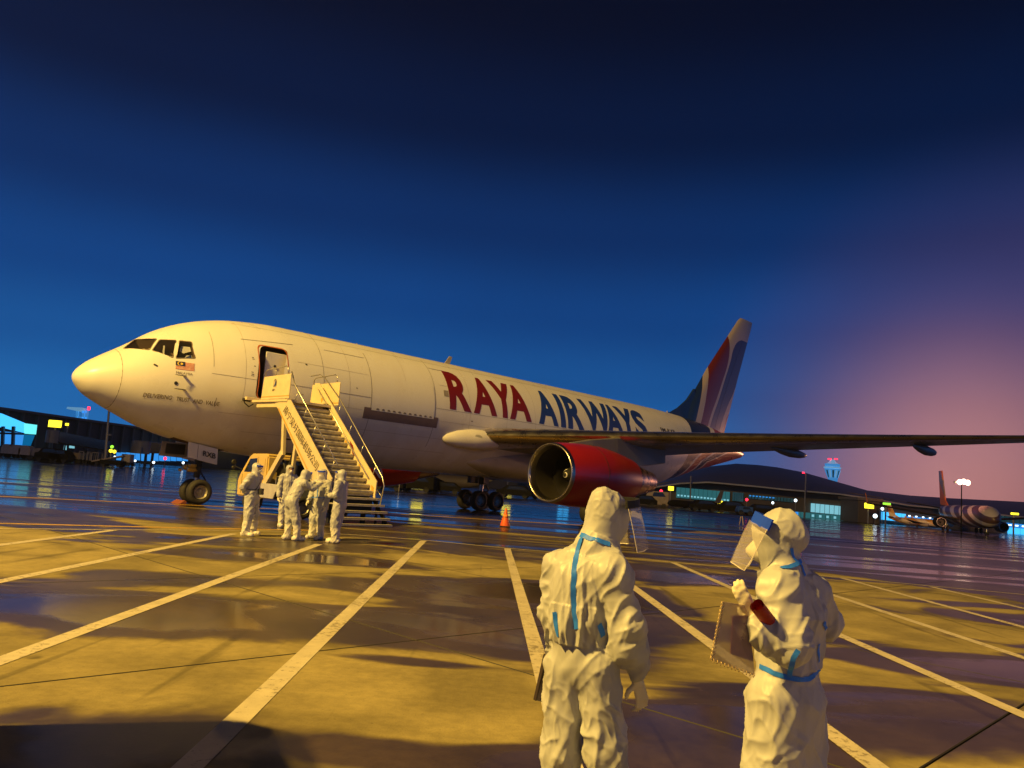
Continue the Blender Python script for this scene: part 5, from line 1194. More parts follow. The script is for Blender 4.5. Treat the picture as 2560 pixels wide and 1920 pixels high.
# the rolled red cloth
a = at(1893, 1512, 3.15); b = at(1922, 1550, 3.20); d = (b - a).normalized()
M['redcloth'] = mat('red_cloth', (.36, .018, .012), .65, var=.25, vscale=30, bump=.2, bscale=60)
ro = thing('rolled_cloth', 'small roll of red cloth above the clear notebook, against the white coverall', 'cloth roll', a)
u1 = d.cross(UP).normalized(); u2 = d.cross(u1); P = []
n = 46; mb = MB(); vv = []
for i in range(n):
    t = 2 * PI * 2.6 * i / n; r = .008 + .024 * i / n + .0015 * math.sin(3 * t)
    e_ = (u1 * math.cos(t) + u2 * math.sin(t)) * r; sg = .004 * math.sin(t * 1.7)
    vv += [e_ + d * sg, e_ + d * ((b - a).length + sg)]
mb.add(vv, [(2 * i, 2 * i + 1, 2 * i + 3, 2 * i + 2) for i in range(n - 1)]); mb.build('roll', M['redcloth'], ro, smooth=True, recalc=False)

# ---- the five by the stairs
def figure(label, x, y, face, H=1.72, lean=0.0, feet=((-.11, 0), (.11, 0)), larm='down', rarm='down', head_turn=0.0, head_down=0.0, band='bandblue', seed=0, hood=1.0, vis=True, build=1.0):
    """face: heading in world radians (0 = +x). Local axes: f forward, s to the right hand"""
    root = thing('person', label, 'person', (x, y, 0), 0, 'people in white coveralls by the stairs')
    f = Vector((math.cos(face), math.sin(face), 0)); s = Vector((f.y, -f.x, 0)); o = Vector((x, y, 0)); z = H / 1.74
    def P(a, b, c): return o + s * a * z + f * b * z + UP * c * z
    hip = Vector((0, -.02 - lean * .15, .93)); dl = Vector((0, math.sin(lean), math.cos(lean)))
    def B(a, b, h): return P(a, hip.y + dl.y * h + b * dl.z, hip.z + dl.z * h - b * dl.y)      # along the leaning trunk
    pr = []; b_ = build
    for sg, (fx, fy) in zip((-1, 1), feet):
        hp = P(sg * .095, hip.y, .90); an = P(fx * 1.0, fy, .09); kn = (hp + an) / 2 + f * .03; q, _ = legs(hp, kn, an, f, (.112 * b_, .100 * b_, .074 * b_)); pr += q
    pr += [(T_(B(0, 0, -.04)), T_(B(0, 0, .12)), .165 * b_, .15 * b_, T_(f), .80), (T_(B(0, 0, .14)), T_(B(0, 0, .40)), .168 * b_, .165 * b_, T_(f), .78), (T_(B(0, 0, .36)), T_(B(0, 0, .52)), .16, .085, T_(f), .85), (T_(B(-.165, 0, .47)), T_(B(.165, 0, .47)), .082, .082), (T_(B(0, 0, .5)), T_(B(0, .01, .62)), .085, .085)]
    ht = face + head_turn; fh = Vector((math.cos(ht), math.sin(ht), -head_down)).normalized(); hd = B(0, .03, .69); uh = (UP + Vector((fh.x, fh.y, 0)) * head_down).normalized()
    pr += [(T_(hd - fh * .035 + uh * .02), T_(hd + fh * .025 + uh * .01), .104 * hood, .096), (T_(hd + fh * .03 - uh * .075), T_(hd + fh * .04 - uh * .03), .072, .076), (T_(hd - fh * .03 - uh * .07), T_(B(0, 0, .54)), .085, .095)]
    lb = [(T_(B(0, 0, -.04)), T_(B(0, 0, .35)), .17, 'trunk'), (T_(B(0, 0, .35)), T_(B(0, 0, .52)), .15, 'trunk'), (T_(hd), T_(hd + uh * .03), .11, 'hood')]
    for q in range(0, 6, 3): lb += [(pr[q][0], pr[q][1], .11, 'leg'), (pr[q + 1][0], pr[q + 1][1], .10, 'leg')]
    hands = []
    for sg, arm in ((-1, larm), (1, rarm)):
        S_ = B(sg * .19, 0, .46)
        if arm == 'down': E = S_ + s * sg * .05 - UP * .28 + f * .02; W_ = E - UP * .24 + f * .07; hv = Vector((0, 0, -1)) + f * .2
        elif arm == 'back': E = S_ + s * sg * .09 - UP * .24 - f * .12; W_ = B(sg * .05, -.17, .06); hv = -s * sg
        elif arm == 'reach': E = S_ + f * .22 - UP * .10 + s * sg * .03; W_ = E + f * .20 + UP * .12 - s * sg * .04; hv = f + UP * .3
        elif arm == 'front': E = S_ + s * sg * .07 - UP * .26 + f * .03; W_ = E + f * .18 - UP * .02 - s * sg * .14; hv = f - s * sg
        elif arm == 'low': E = S_ + s * sg * .06 - UP * .26 + f * .04; W_ = E + f * .16 - UP * .16 - s * sg * .05; hv = f * .8 - UP
        lb += [(T_(S_), T_(E), .08, 'arm'), (T_(E), T_(W_), .065, 'arm')]; pr += [(T_(S_), T_(E), .082 * b_, .070), (T_(E), T_(W_), .070, .052)]; hands.append((W_, hv, sg))
    def mi(Vv, Nn, F):
        c = Vv[F].mean(1); n_ = Nn[F[:, 0]]; rel_ = c - np.array(hd); up_ = rel_ @ np.array(uh); fw_ = rel_ @ np.array(fh)
        sk = (up_ > -.005) & (up_ < .052) & (fw_ > .075); low = c[:, 2] < .36
        return np.where(sk, 1, np.where(low, 2, 0))
    Vv, F, b = grow(root, pr, .014, .035, lambda p: .016 if (Vector(p) - hd).length > .17 else .005, lambda p: 1.1 if p[2] > .9 and (Vector(p) - hd).length > .2 else .35, seed, [M['tyvek'], M['skin'], M['bootcover']], 1, limbs=lb, mi=mi)
    for W_, hv, sg in hands: hand_mesh('hand', W_ + hv.normalized() * .02 - o, hv, (s * -sg * .8 + f * .5), f * .3 - s * sg * .6, .6, root, h=.007, size=1.0)
    if vis: shield(root, hd + uh * .02 - o, fh, uh, .108, 1.0, .045, .22, .03, band, .036)
    mask_on(root, hd - o, fh, uh, .104, .95); goggles_on(root, hd - o, fh, uh, .104)
    return root, Vv, F, B, f, s, hd
fA = figure('person with hands behind the back and a black sling pouch, beside the stairs', -5.93, 19.25, -.25, 1.72, .02, ((-.30, -.10), (.16, .0)), 'back', 'back', -.25, .15, seed=2, build=1.12)
fB = figure('slender person in white standing next to the grey skirt of the stair truck', -6.05, 22.7, -1.15, 1.74, 0, ((-.11, 0), (.11, .06)), 'down', 'down', .2, .05, seed=5, vis=False, build=.92)
fC = figure('person in white bending forward and reaching to the chest of another', -4.86, 18.95, .70, 1.72, .42, ((-.10, -.05), (.12, .10)), 'reach', 'reach', 0, .12, seed=8)
fD = figure('person in white facing us, being touched on the chest by a bending person', -4.45, 19.75, -2.0, 1.70, 0, ((-.11, 0), (.11, .05)), 'down', 'low', .15, .1, seed=13)
fE = figure('person in white in profile with folded arms, nearest the foot of the stairs', -3.86, 19.15, 2.95, 1.72, .03, ((-.10, -.02), (.11, .05)), 'front', 'front', .1, .12, seed=17, build=1.1)
# camera-like pouch and strap of the one at the left
root, Vv, F, B, f, s, hd = fA
bvA = BVHTree.FromPolygons([Vector(v) for v in Vv], [tuple(q) for q in F])
def strap(path, w, m, name, root, bv):
    pts, nr = [], []
    for a, b in zip(path[:-1], path[1:]):
        for k in range(10):
            loc, nn, _, _ = bv.find_nearest(a.lerp(b, k / 10)); pts.append(loc + nn * .006 - root.location); nr.append(nn)
    ribbon(pts, nr, w, name, m, root)
strap([B(-.14, -.05, .56), B(-.02, .15, .40), B(.10, .17, .20), B(.2, .12, .16)], .02, M['black'], 'sling_strap', root, bvA)
strap([B(.02, .19, .18), B(.17, .14, .17), B(.22, .02, .17), B(.2, -.1, .18)], .018, M['black'], 'sling_strap', root, bvA)
mb = MB(); c = B(.0, .22, .14) - root.location; mb.box(c, (.10, .09, .15), Matrix.Rotation(-.3, 3, 'Z')); mb.build('pouch', M['black'], root, bevel=.012)
for fg in (fC, fD, fE):
    root, Vv, F, B, f, s, hd = fg; bvx = BVHTree.FromPolygons([Vector(v) for v in Vv], [tuple(q) for q in F])
    strap([B(-.2, .1, .10), B(-.08, .2, .10), B(.08, .2, .10), B(.2, .1, .10)], .016, M['tape'], 'seam_tape', root, bvx); strap([B(0, .2, .45), B(0, .2, .25), B(0, .2, .05)], .016, M['tape'], 'seam_tape', root, bvx)
# ---------------------------------------------------------------- the airport beyond: terminal piers, bridges, signs, parked airplanes, carts
M['facade'] = mat('dark_facade', (.085, .066, .056), .6, var=.2, vscale=.5); M['facade2'] = mat('facade_panel', (.13, .105, .09), .55, var=.2, vscale=.6); M['roof'] = mat('roof_sheet', (.10, .085, .085), .45, var=.15, vscale=.3)
M['bridge'] = mat('bridge_cladding', (.26, .22, .19), .5, var=.2, vscale=1); M['bridgedark'] = mat('bridge_glass', (.03, .026, .025), .25)
M['litcyan'] = emitter('lit_blue_glazing', (.035, .30, .85), 1.0); M['litcyan2'] = emitter('lit_canopy', (.05, .45, .95), 1.6); M['litteal'] = emitter('lit_teal_glazing', (.05, .26, .29), .45); M['litpale'] = emitter('lit_pale_window', (.28, .72, .85), .75)
M['lityellow'] = emitter('lit_yellow_sign', (1.0, .80, .03), 2.6); M['litwhite'] = emitter('small_white_lamp', (.75, .9, 1.0), 3.0); M['litred'] = emitter('red_obstruction_lamp', (1.0, .02, .05), 4.0); M['litgreen'] = emitter('green_lamp', (.35, .95, .05), 1.6)
M['tealglass'] = mat('dim_glazing', (.02, .05, .055), .15, emit=(.03, .12, .14), estr=.25)
M['cart'] = mat('cart_grey', (.32, .25, .20), .6, var=.3, vscale=3); M['cartpale'] = mat('cart_cover', (.55, .42, .33), .6, var=.2, vscale=3); M['vehdark'] = mat('vehicle_dark', (.012, .011, .011), .75, spec=.12, var=.2, vscale=2); M['vehblue'] = mat('vehicle_blue', (.03, .09, .30), .4); M['pole'] = mat('mast_grey', (.24, .22, .21), .5, .4)
def uvh(u, v, y, h=None):
    p = at(u, v, y); return p
def ground_y(u, y): p = at(u, 1200, y); return Vector((p.x, y, 0))
def px(y): return y / FPX
def quad_thing(name, label, cat, pts, m, group=None, th=.3, kind=None):
    """an upright sheet of real thickness through four points"""
    o = thing(name, label, cat, (pts[0].x, pts[0].y, 0), 0, group); return o

# ---- left pier, running away to the right behind the nose
A_, B_ = Vector((-100, 112, 0)), Vector((-60, 205, 0))
PL = [at(-60, 1100, 116), at(430, 1100, 171), at(1010, 1100, 222), at(1600, 1100, 228)]
PL = [Vector((p.x, p.y, 0)) for p in PL]
pier = thing('terminal_pier', 'long low dark terminal pier behind the freighter, with a lit blue canopy', 'terminal', PL[0])
def wall_run(P, h0, h1, th, name, m, parent, o, z0=0.0):
    mb = MB()
    for a, b, ha, hb in zip(P[:-1], P[1:], h0, h0[1:]):
        d = (b - a).normalized(); n = Vector((-d.y, d.x, 0)) * th
        mb.add([a - o + Vector((0, 0, z0)), b - o + Vector((0, 0, z0)), b + n - o + Vector((0, 0, z0)), a + n - o + Vector((0, 0, z0)), a - o + Vector((0, 0, ha)), b - o + Vector((0, 0, hb)), b + n - o + Vector((0, 0, hb)), a + n - o + Vector((0, 0, ha))],
               [(0, 1, 5, 4), (1, 2, 6, 5), (2, 3, 7, 6), (3, 0, 4, 7), (4, 5, 6, 7), (0, 3, 2, 1)])
    return mb.build(name, m, parent)
wall_run(PL, [6.7, 7.0, 7.6, 7.2], 0, 14, 'wall', M['facade'], pier, PL[0])
mb = MB()
for a, b, ha, hb in zip(PL[:-1], PL[1:], (6.7, 7.0, 7.6), (7.0, 7.6, 7.2)):
    d = (b - a).normalized(); n = Vector((-d.y, d.x, 0)); mb.prism([a - n * 1.2 + Vector((0, 0, ha - .02)) - PL[0], a - n * 1.2 + Vector((0, 0, ha + .35)) - PL[0], a + n * 14.5 + Vector((0, 0, ha + .75)) - PL[0], a + n * 14.5 + Vector((0, 0, ha + .02)) - PL[0]], a, b)
mb.build('roof', M['roof'], pier)
fr = [PL[0].lerp(PL[1], t) for t in (0, 1)]
dL = (PL[1] - PL[0]).normalized(); nL = Vector((dL.y, -dL.x, 0))
for k in range(16):
    p = PL[0].lerp(PL[1], (k + .5) / 16) + nL * .12 - PL[0]; mb = MB(); mb.box(p + Vector((0, 0, 3.4)), (.5, .5, 6.4)); mb.build('pilaster', M['facade2'], pier)
# lit lower glazing between the bridges
def glaze(u0, v0, u1, v1, y0, y1, m, parent, o, n=1, name='window', gap=.12, push=.35):
    for k in range(n):
        f0, f1 = (k + gap / 2) / n, (k + 1 - gap / 2) / n
        ua, ub = u0 + (u1 - u0) * f0, u0 + (u1 - u0) * f1; ya, yb = y0 + (y1 - y0) * f0, y0 + (y1 - y0) * f1; tilt = .0781
        a = at(ua, v0, ya); b = at(ub, v0 + (ub - ua) * tilt, yb); c = at(ub, v1 + (ub - ua) * tilt, yb); d = at(ua, v1, ya); b.z = a.z; c.z = d.z
        mb = MB(); mb.prism([a - o, b - o, c - o, d - o], (0, 0, 0), Vector((0, .15, 0))); mb.build(name, m, parent)
glaze(290, 1131, 350, 1150, 150, 156, M['litcyan'], pier, PL[0], 5); glaze(352, 1132, 470, 1152, 156, 168, M['litcyan'], pier, PL[0], 8)
glaze(154, 1113, 166, 1124, 131, 132, M['litpale'], pier, PL[0], 1); glaze(172, 1114, 186, 1120, 132, 134, M['litpale'], pier, PL[0], 1)
glaze(990, 1092, 1034, 1150, 205, 207, M['litcyan'], pier, PL[0], 3); glaze(1400, 1160, 1428, 1200, 205, 207, M['litcyan2'], pier, PL[0], 2)
glaze(700, 1120, 800, 1150, 190, 196, M['litcyan'], pier, PL[0], 5); glaze(582, 1080, 606, 1108, 178, 182, M['lityellow'], pier, PL[0], 1, 'lit_sign')
# the lit blue canopy at the far left
can = thing('canopy', 'glowing blue glazed canopy with a sloping roof at the end of the low terminal pier', 'canopy', ground_y(20, 112))
o = can.location
def pp(u, v, y): return at(u, v, y) - o
mb = MB(); mb.prism([pp(-60, 1018, 112), pp(2, 1034, 112), pp(72, 1063, 112), pp(72, 1085, 112), pp(0, 1068, 112), pp(-60, 1050, 112)], (0, 0, 0), Vector((0, .4, 0))); mb.build('roof_soffit', M['litcyan2'], can)
for k in range(4):
    u0 = -50 + k * 28; mb = MB(); mb.prism([pp(u0, 1074 + k * 2.2, 111.7), pp(u0 + 24, 1076 + k * 2.2, 111.7), pp(u0 + 24, 1112 + k * 2.4, 111.7), pp(u0, 1110 + k * 2.4, 111.7)], (0, 0, 0), Vector((0, .2, 0))); mb.build('pane', M['litcyan'], can)
mb = MB(); mb.prism([pp(60, 1058, 111.5), pp(90, 1062, 111.5), pp(87, 1086, 111.5), pp(60, 1084, 111.5)], (0, 0, 0), Vector((0, .3, 0))); mb.build('lit_panel', emitter('lit_end_panel', (.14, .80, .85), 1.25), can)
mb = MB(); mb.prism([pp(60, 1086, 111.6), pp(84, 1088, 111.6), pp(72, 1118, 111.6), pp(55, 1116, 111.6)], (0, 0, 0), Vector((0, .3, 0))); mb.build('end_wall', emitter('dim_blue_wall', (.0, .15, .38), .8), can)
for u in (8, 34): mb = MB(); mb.bar(pp(u, 1066, 111.2), pp(u - 2, 1116, 111.2), .35, .35); mb.build('column', M['facade2'], can)
mb = MB(); mb.bar(pp(-60, 1081, 111.1), pp(60, 1085, 111.1), .25, .25); mb.build('beam', M['facade'], can)
def lit_sign(u0, v0, u1, v1, y, label, group=None, post=True, m='lityellow', name='gate_sign'):
    c = at((u0 + u1) / 2, (v0 + v1) / 2, y); g = Vector((c.x, c.y, 0)); t = thing(name, label, 'sign', g, 0, group); w = (u1 - u0) * px(y); h = (v1 - v0) * px(y)
    mb = MB(); mb.box((0, 0, c.z), (w, .25, h)); mb.build('lit_face', M[m], t, bevel=.03); mb = MB(); mb.box((0, .22, c.z), (w * 1.08, .2, h * 1.12)); mb.build('housing', M['facade'], t)
    if post: mb = MB(); mb.tube([(0, .3, 0), (0, .3, c.z)], .12, 6); mb.build('post', M['pole'], t)
    return t
lit_sign(122, 1051, 153, 1068, 110, 'large glowing yellow gate sign on the dark pier beside the blue canopy'); lit_sign(164, 1058, 171, 1064, 110, 'small yellow sign on a thin post right of the large yellow gate sign')
lit_sign(1040, 1108, 1068, 1146, 198, 'yellow gate sign on the pier hidden behind the freighter belly'); lit_sign(1262, 1140, 1284, 1178, 198, 'yellow gate sign behind the wing of the freighter')
lit_sign(1671, 1216, 1684, 1226, 118, 'glowing yellow box sign under the striped tail cone'); lit_sign(1795, 1252, 1806, 1263, 118, 'small yellow lit sign low on the apron right of the dark parked airplane')
lit_sign(2162, 1258, 2184, 1271, 112, 'yellow lit gate sign on the dark gate block'); lit_sign(2528, 1282, 2546, 1287, 112, 'thin yellow sign on the terminal behind the striped airplane'); lit_sign(2208, 1257, 2226, 1262, 112, 'green lit sign on the terminal wall beside the dark gate block', None, True, 'litgreen')
def lampdot(u, v, y, r, m, label, name='lamp', cat='lamp'):
    c = at(u, v, y); t = thing(name, label, cat, (c.x, c.y, 0)); mb = MB(); mb.lathe([(-r, 0), (-r * .7, r * .7), (0, r), (r * .7, r * .7), (r, 0)], c=(0, 0, c.z), axis='Z', n=10); mb.build('bulb', M[m], t, smooth=True)
    mb = MB(); mb.tube([(0, .05, 0), (0, .05, c.z)], .05, 6); mb.build('post', M['pole'], t)
for u, v, y, r, m, lb in ((280, 1117, 105, .22, 'litgreen', 'green lamp on a post beside the near jet bridge'), (277, 1127, 104, .24, 'lityellow', 'left of two yellow lamps on the apron under the pier'), (286, 1129, 104, .24, 'lityellow', 'right of two yellow lamps on the apron under the pier'),
        (413, 1146, 120, .24, 'litred', 'red beacon lamp low in front of the blue windows'), (287, 1142, 104, .14, 'litwhite', 'small white lamp beside the belt loader'), (338, 1152, 118, .16, 'litwhite', 'small white lamp in front of the long blue windows'), (384, 1156, 120, .20, 'litwhite', 'white lamp left of the red beacon lamp'), (458, 1157, 120, .20, 'litwhite', 'white lamp in front of the nose gear'),
        (1653, 1228, 118, .24, 'litred', 'red lamp beside the yellow box sign'), (1867, 1249, 118, .22, 'litred', 'red lamp in front of the dark terminal windows'), (1627, 1249, 115, .22, 'litwhite', 'white headlamp of a car behind the second engine'), (1989, 1251, 118, .24, 'litwhite', 'white lamp on the dark terminal front'), (1932, 1257, 118, .2, 'litwhite', 'small white lamp on the apron near the teal windows'), (2188, 1290, 110, .3, 'litwhite', 'bright white lamp at the foot of the dark gate block'), (2206, 1272, 110, .22, 'litwhite', 'white lamp on the wall right of the dark gate block'),
        (1000, 1195, 80, .08, 'litwhite', 'small white lamp under the freighter belly behind the stairs')): lampdot(u, v, y, r, m, lb)

# ---- jet bridges of the left pier
def jet_bridge(u0, v0, u1, v1, y0, y1, label, cabw=30, h=26):
    g = ground_y(u0, y0); t = thing('jet_bridge', label, 'jet bridge', g, 0, 'jet bridges on the pier'); a = at(u0, v0, y0) - g; b = at(u1, v1, y1) - g; H = h * px(y0)
    mb = MB(); mb.lathe([(a.z - H * .62, 0), (a.z - H * .62, cabw * .5 * px(y0)), (a.z + H * .5, cabw * .5 * px(y0)), (a.z + H * .62, cabw * .44 * px(y0)), (a.z + H * .62, 0)], c=(a.x, a.y, 0), axis='Z', n=18); mb.build('rotunda_cab', M['bridge'], t, smooth=True, auto=.6)
    mb = MB(); mb.bar(a, b, 1.6, H); mb.build('tunnel', M['bridgedark'], t); d = (b - a)
    mb = MB()
    for f, s in ((0, 1), (1, 1), (0, -1), (1, -1)): pass
    s_ = Vector((0, -.85, 0))
    mb.bar(a + s_ + Vector((0, 0, H * .5)), b + s_ + Vector((0, 0, H * .5)), .14, .16); mb.bar(a + s_ - Vector((0, 0, H * .5)), b + s_ - Vector((0, 0, H * .5)), .14, .2); mb.build('tunnel_rail', M['bridge'], t)
    for k in range(7): mb = MB(); p = a + d * (k / 6.0) + s_; mb.bar(p - Vector((0, 0, H * .5)), p + Vector((0, 0, H * .5)), .14, .14, up=(0, 1, 0)); mb.build('tunnel_post', M['bridge'], t)
    mb = MB(); p = a + d * .12; mb.bar((p.x - .5, p.y, 0), (p.x - .5, p.y, p.z), .3, .3, up=(0, 1, 0)); mb.bar((p.x + .5, p.y, 0), (p.x + .5, p.y, p.z), .3, .3, up=(0, 1, 0)); mb.box((p.x, p.y, .5), (1.8, 1.0, .4)); mb.build('drive_column', M['gearblack'], t)
    return t
jet_bridge(131, 1091, 262, 1114, 104, 122, 'jet bridge with a pale round cab under the large yellow sign'); jet_bridge(352, 1118, 520, 1126, 118, 142, 'jet bridge with a grey round cab just left of the nose gear', 44, 26)
mt = thing('light_mast', 'tall thin grey mast rising in front of the pier, left of the nose', 'mast', ground_y(262, 100)); c0 = at(264, 1135, 100) - mt.location; c1 = at(273, 1020, 100) - mt.location
mb = MB(); mb.tube([(c0.x, c0.y, 0), c0, c1], [.22, .2, .12], 8); mb.build('shaft', M['pole'], mt); mb = MB(); mb.tube([c0 + Vector((-.3, 0, 2.4)), c0 + Vector((.4, 0, 2.4))], .14, 6); mb.build('bracket', M['pole'], mt)
# far radar platform above the pier roof
rt = thing('radar_platform', 'pale floodlit radar platform on a lattice far above the pier roof', 'radar tower', ground_y(205, 330)); o = rt.location
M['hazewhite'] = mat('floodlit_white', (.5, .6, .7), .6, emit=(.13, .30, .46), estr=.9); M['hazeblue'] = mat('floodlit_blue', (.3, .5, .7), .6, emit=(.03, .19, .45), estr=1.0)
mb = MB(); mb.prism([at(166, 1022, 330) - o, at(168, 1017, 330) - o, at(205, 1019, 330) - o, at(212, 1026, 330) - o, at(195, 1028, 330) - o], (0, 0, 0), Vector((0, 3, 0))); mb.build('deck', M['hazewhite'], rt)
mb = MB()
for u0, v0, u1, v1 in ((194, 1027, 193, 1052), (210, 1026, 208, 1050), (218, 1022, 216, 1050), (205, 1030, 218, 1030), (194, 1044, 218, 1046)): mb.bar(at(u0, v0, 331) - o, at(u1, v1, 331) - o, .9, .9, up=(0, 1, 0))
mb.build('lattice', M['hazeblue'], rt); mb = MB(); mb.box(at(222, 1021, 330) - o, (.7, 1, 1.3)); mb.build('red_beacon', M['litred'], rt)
# ---- baggage carts, belt loader and vehicles along the apron edge
def dolly(u, y, label, w=3.4, h=1.5, m='cartpale', group='baggage dollies along the pier', domed=True):
    g = ground_y(u, y); t = thing('baggage_dolly', label, 'dolly', g, 0, group); mb = MB()
    mb.box((0, 0, .45), (w * .95, 1.3, .12)); mb.build('bed', M['vehdark'], t)
    mb = MB(); P = [(-w * .36, -.6, .5), (-w * .38, -.6, h * .7), (-w * .25, -.6, h * .96), (0, -.6, h), (w * .25, -.6, h * .96), (w * .38, -.6, h * .7), (w * .36, -.6, .5)] if domed else [(-w * .45, -.6, .5), (-w * .45, -.6, h), (w * .45, -.6, h), (w * .45, -.6, .5)]
    mb.prism(P, (0, 0, 0), (0, 1.2, 0)); mb.build('cover', M[m], t, bevel=.05)
    for x in (-w * .33, w * .33):
        for yy in (-.6, .6): mb = MB(); mb.lathe([(-.1, 0), (-.1, .25), (.1, .25), (.1, 0)], c=(x, yy, .25), axis='Y', n=10); mb.build('wheel', M['rubber'], t)
    return t
for u, y, w, lb in ((9, 101, 1.6, 'pale domed dolly nearest the edge of the picture below the canopy'), (33, 101, 1.9, 'pale domed dolly between two others below the canopy'), (56, 101, 2.0, 'pale domed dolly at the end of the blue canopy')): dolly(u, y, lb, w, 1.7)
dolly(92, 100, 'dark covered dolly left of the jet bridge wheels', 2.2, 1.5, 'cart'); dolly(172, 101, 'brown covered dolly beneath the jet bridge tunnel', 2.9, 1.3, 'cart', domed=False)
def cage_cart(u, y, label, group='wire cage carts by the pier'):
    g = ground_y(u, y); t = thing('cage_cart', label, 'cart', g, 0, group)
    mb = MB(); mb.box((0, 0, .4), (1.1, 1.1, .12)); mb.build('bed', M['vehdark'], t); mb = MB()
    for x in (-.5, .5):
        for yy in (-.5, .5): mb.bar((x, yy, .4), (x, yy, 1.5), .09, .09, up=(0, 1, 0))
    for yy in (-.5, .5): mb.bar((-.5, yy, 1.5), (.5, yy, 1.5), .09, .09)
    for x in (-.5, .5): mb.bar((x, -.5, 1.5), (x, .5, 1.5), .09, .09)
    mb.build('cage', M['bridge'], t)
    for x in (-.4, .4): mb = MB(); mb.lathe([(-.5, 0), (-.5, .2), (.5, .2), (.5, 0)], c=(x, 0, .2), axis='Y', n=8); mb.build('wheel', M['rubber'], t)
for k, u in enumerate((204, 216, 232)): cage_cart(u, 100, ('wire cage cart nearest the brown dolly', 'wire cage cart between two others by the pier', 'wire cage cart nearest the belt loader')[k])
bl = thing('belt_loader', 'dark belt loader with a raised ramp beside the light mast', 'belt loader', ground_y(268, 96)); mb = MB(); mb.bar((-2.0, 0, .45), (1.6, 0, 1.35), .8, .16); mb.build('ramp', M['cart'], bl); mb = MB(); mb.box((.3, .2, .5), (2.6, 1.4, .5)); mb.build('body', M['vehdark'], bl, bevel=.05)
for x in (-.6, 1.2): mb = MB(); mb.lathe([(-.6, 0), (-.6, .3), (.6, .3), (.6, 0)], c=(x, .2, .3), axis='Y', n=10); mb.build('wheel', M['rubber'], bl)
def car(u, y, label, L=4.0, h=1.45, m='vehdark', rot=0.0, van=False, group='vehicles parked along the terminals'):
    t = thing('parked_van' if van else 'parked_car', label, 'vehicle', ground_y(u, y), rot, group); w = 1.7
    pr_ = [(-L / 2, .3), (-L / 2, h * .6), (-L * .36, h * .66), (-L * .22, h), (L * .28, h), (L * .44, h * .66), (L / 2, h * .62), (L / 2, .3)] if not van else [(-L / 2, .35), (-L / 2, h * .55), (-L * .42, h * .95), (-L * .36, h), (L / 2, h), (L / 2, .35)]
    mb = MB(); mb.prism([(x, -w / 2, z) for x, z in pr_], (0, 0, 0), (0, w, 0)); mb.build('body', M[m], t, bevel=.06)
    mb = MB(); mb.prism([(-L * .20, -w / 2 - .01, h * .66), (-L * .15, -w / 2 - .01, h * .93), (L * .24, -w / 2 - .01, h * .93), (L * .36, -w / 2 - .01, h * .68)], (0, 0, 0), (0, w + .02, 0)); mb.build('window', M['cabglass'], t)
    for x in (-L * .30, L * .30): mb = MB(); mb.lathe([(-w / 2, 0), (-w / 2, .31), (w / 2, .31), (w / 2, 0)], c=(x, 0, .31), axis='Y', n=12); mb.build('wheel', M['rubber'], t)
    return t
car(118, 99, 'dark car under the pale round cab of the jet bridge', 3.2, 1.6); car(146, 99, 'dark tractor-sized car left of the brown dolly', 2.4, 1.5); dolly(312, 108, 'small pale crate dolly in front of the blue windows', 1.3, 1.6, 'cartpale', domed=False)
for u, y, L, h, m, v, lb in ((975, 84, 3.2, 1.3, 'vehdark', False, 'dark car right behind the stairs under the belly'), (1045, 88, 4.0, 1.7, 'vehdark', True, 'dark van under the belly left of the main gear'), (1115, 90, 3.6, 1.3, 'vehdark', False, 'dark car just left of the main gear'), (1290, 98, 4.4, 1.5, 'vehdark', False, 'dark car behind the main gear below the engine inlet'), (1360, 100, 3.2, 1.4, 'vehdark', False, 'dark car behind the engine inlet'),
        (1612, 112, 3.6, 1.5, 'vehdark', False, 'dark car with a lit headlamp behind the engine exhaust'), (1645, 112, 3.2, 2.2, 'cart', True, 'grey van below the red lamp and yellow sign'), (1760, 108, 4.0, 1.5, 'vehdark', False, 'dark car below the dark parked airplane'), (1830, 108, 4.2, 1.6, 'vehdark', False, 'dark car left of the blue box van'), (1863, 104, 1.9, 1.1, 'vehblue', True, 'small bright blue box van on the apron'), (1905, 108, 4.4, 1.5, 'vehdark', False, 'dark car right of the blue box van'), (1945, 110, 3.0, 1.4, 'vehdark', False, 'dark car half hidden by the bulging hood')): car(u, y, lb, L, h, m, random.uniform(-.2, .2), v)

# ---- right terminal: a long shell roof over two glazed storeys
TY = 126.0
tb = thing('terminal_building', 'terminal with a long curved shell roof and two lit glazed storeys', 'terminal', ground_y(1990, TY)); o = tb.location
roofl = [(1560, 1240), (1640, 1206), (1700, 1184), (1772, 1169), (1837, 1161.5), (1894, 1165), (1939, 1170.5), (2007, 1183), (2075, 1203), (2168, 1228), (2273, 1240), (2377, 1247), (2560, 1256), (2700, 1264)]
eave = [(1560, 1246), (1640, 1216), (1700, 1207), (1772, 1204), (1849, 1211), (1894, 1215), (1959, 1222), (2007, 1226), (2100, 1234), (2168, 1244), (2273, 1262), (2377, 1272), (2560, 1292), (2700, 1302)]
mb = MB(); vv = []; nseg = 8
for (u, v), (u2, v2) in zip(roofl, eave):
    top = at(u, v, TY + 45); ev = at(u2, v2, TY - 3); rows = []
    for k in range(nseg + 1):
        f = k / nseg; p = ev.lerp(top, f); p.z = ev.z + (top.z - ev.z) * math.sin(f * PI / 2) ** .8; rows.append(p - o)
    back = top - o + Vector((0, 40, -max(.5, (top.z - 3) * .8))); vv += rows + [back]
m_ = nseg + 2; mb.add(vv, [(i * m_ + k, i * m_ + k + 1, (i + 1) * m_ + k + 1, (i + 1) * m_ + k) for i in range(len(roofl) - 1) for k in range(m_ - 1)]); mb.build('roof', M['roof'], tb, smooth=True)
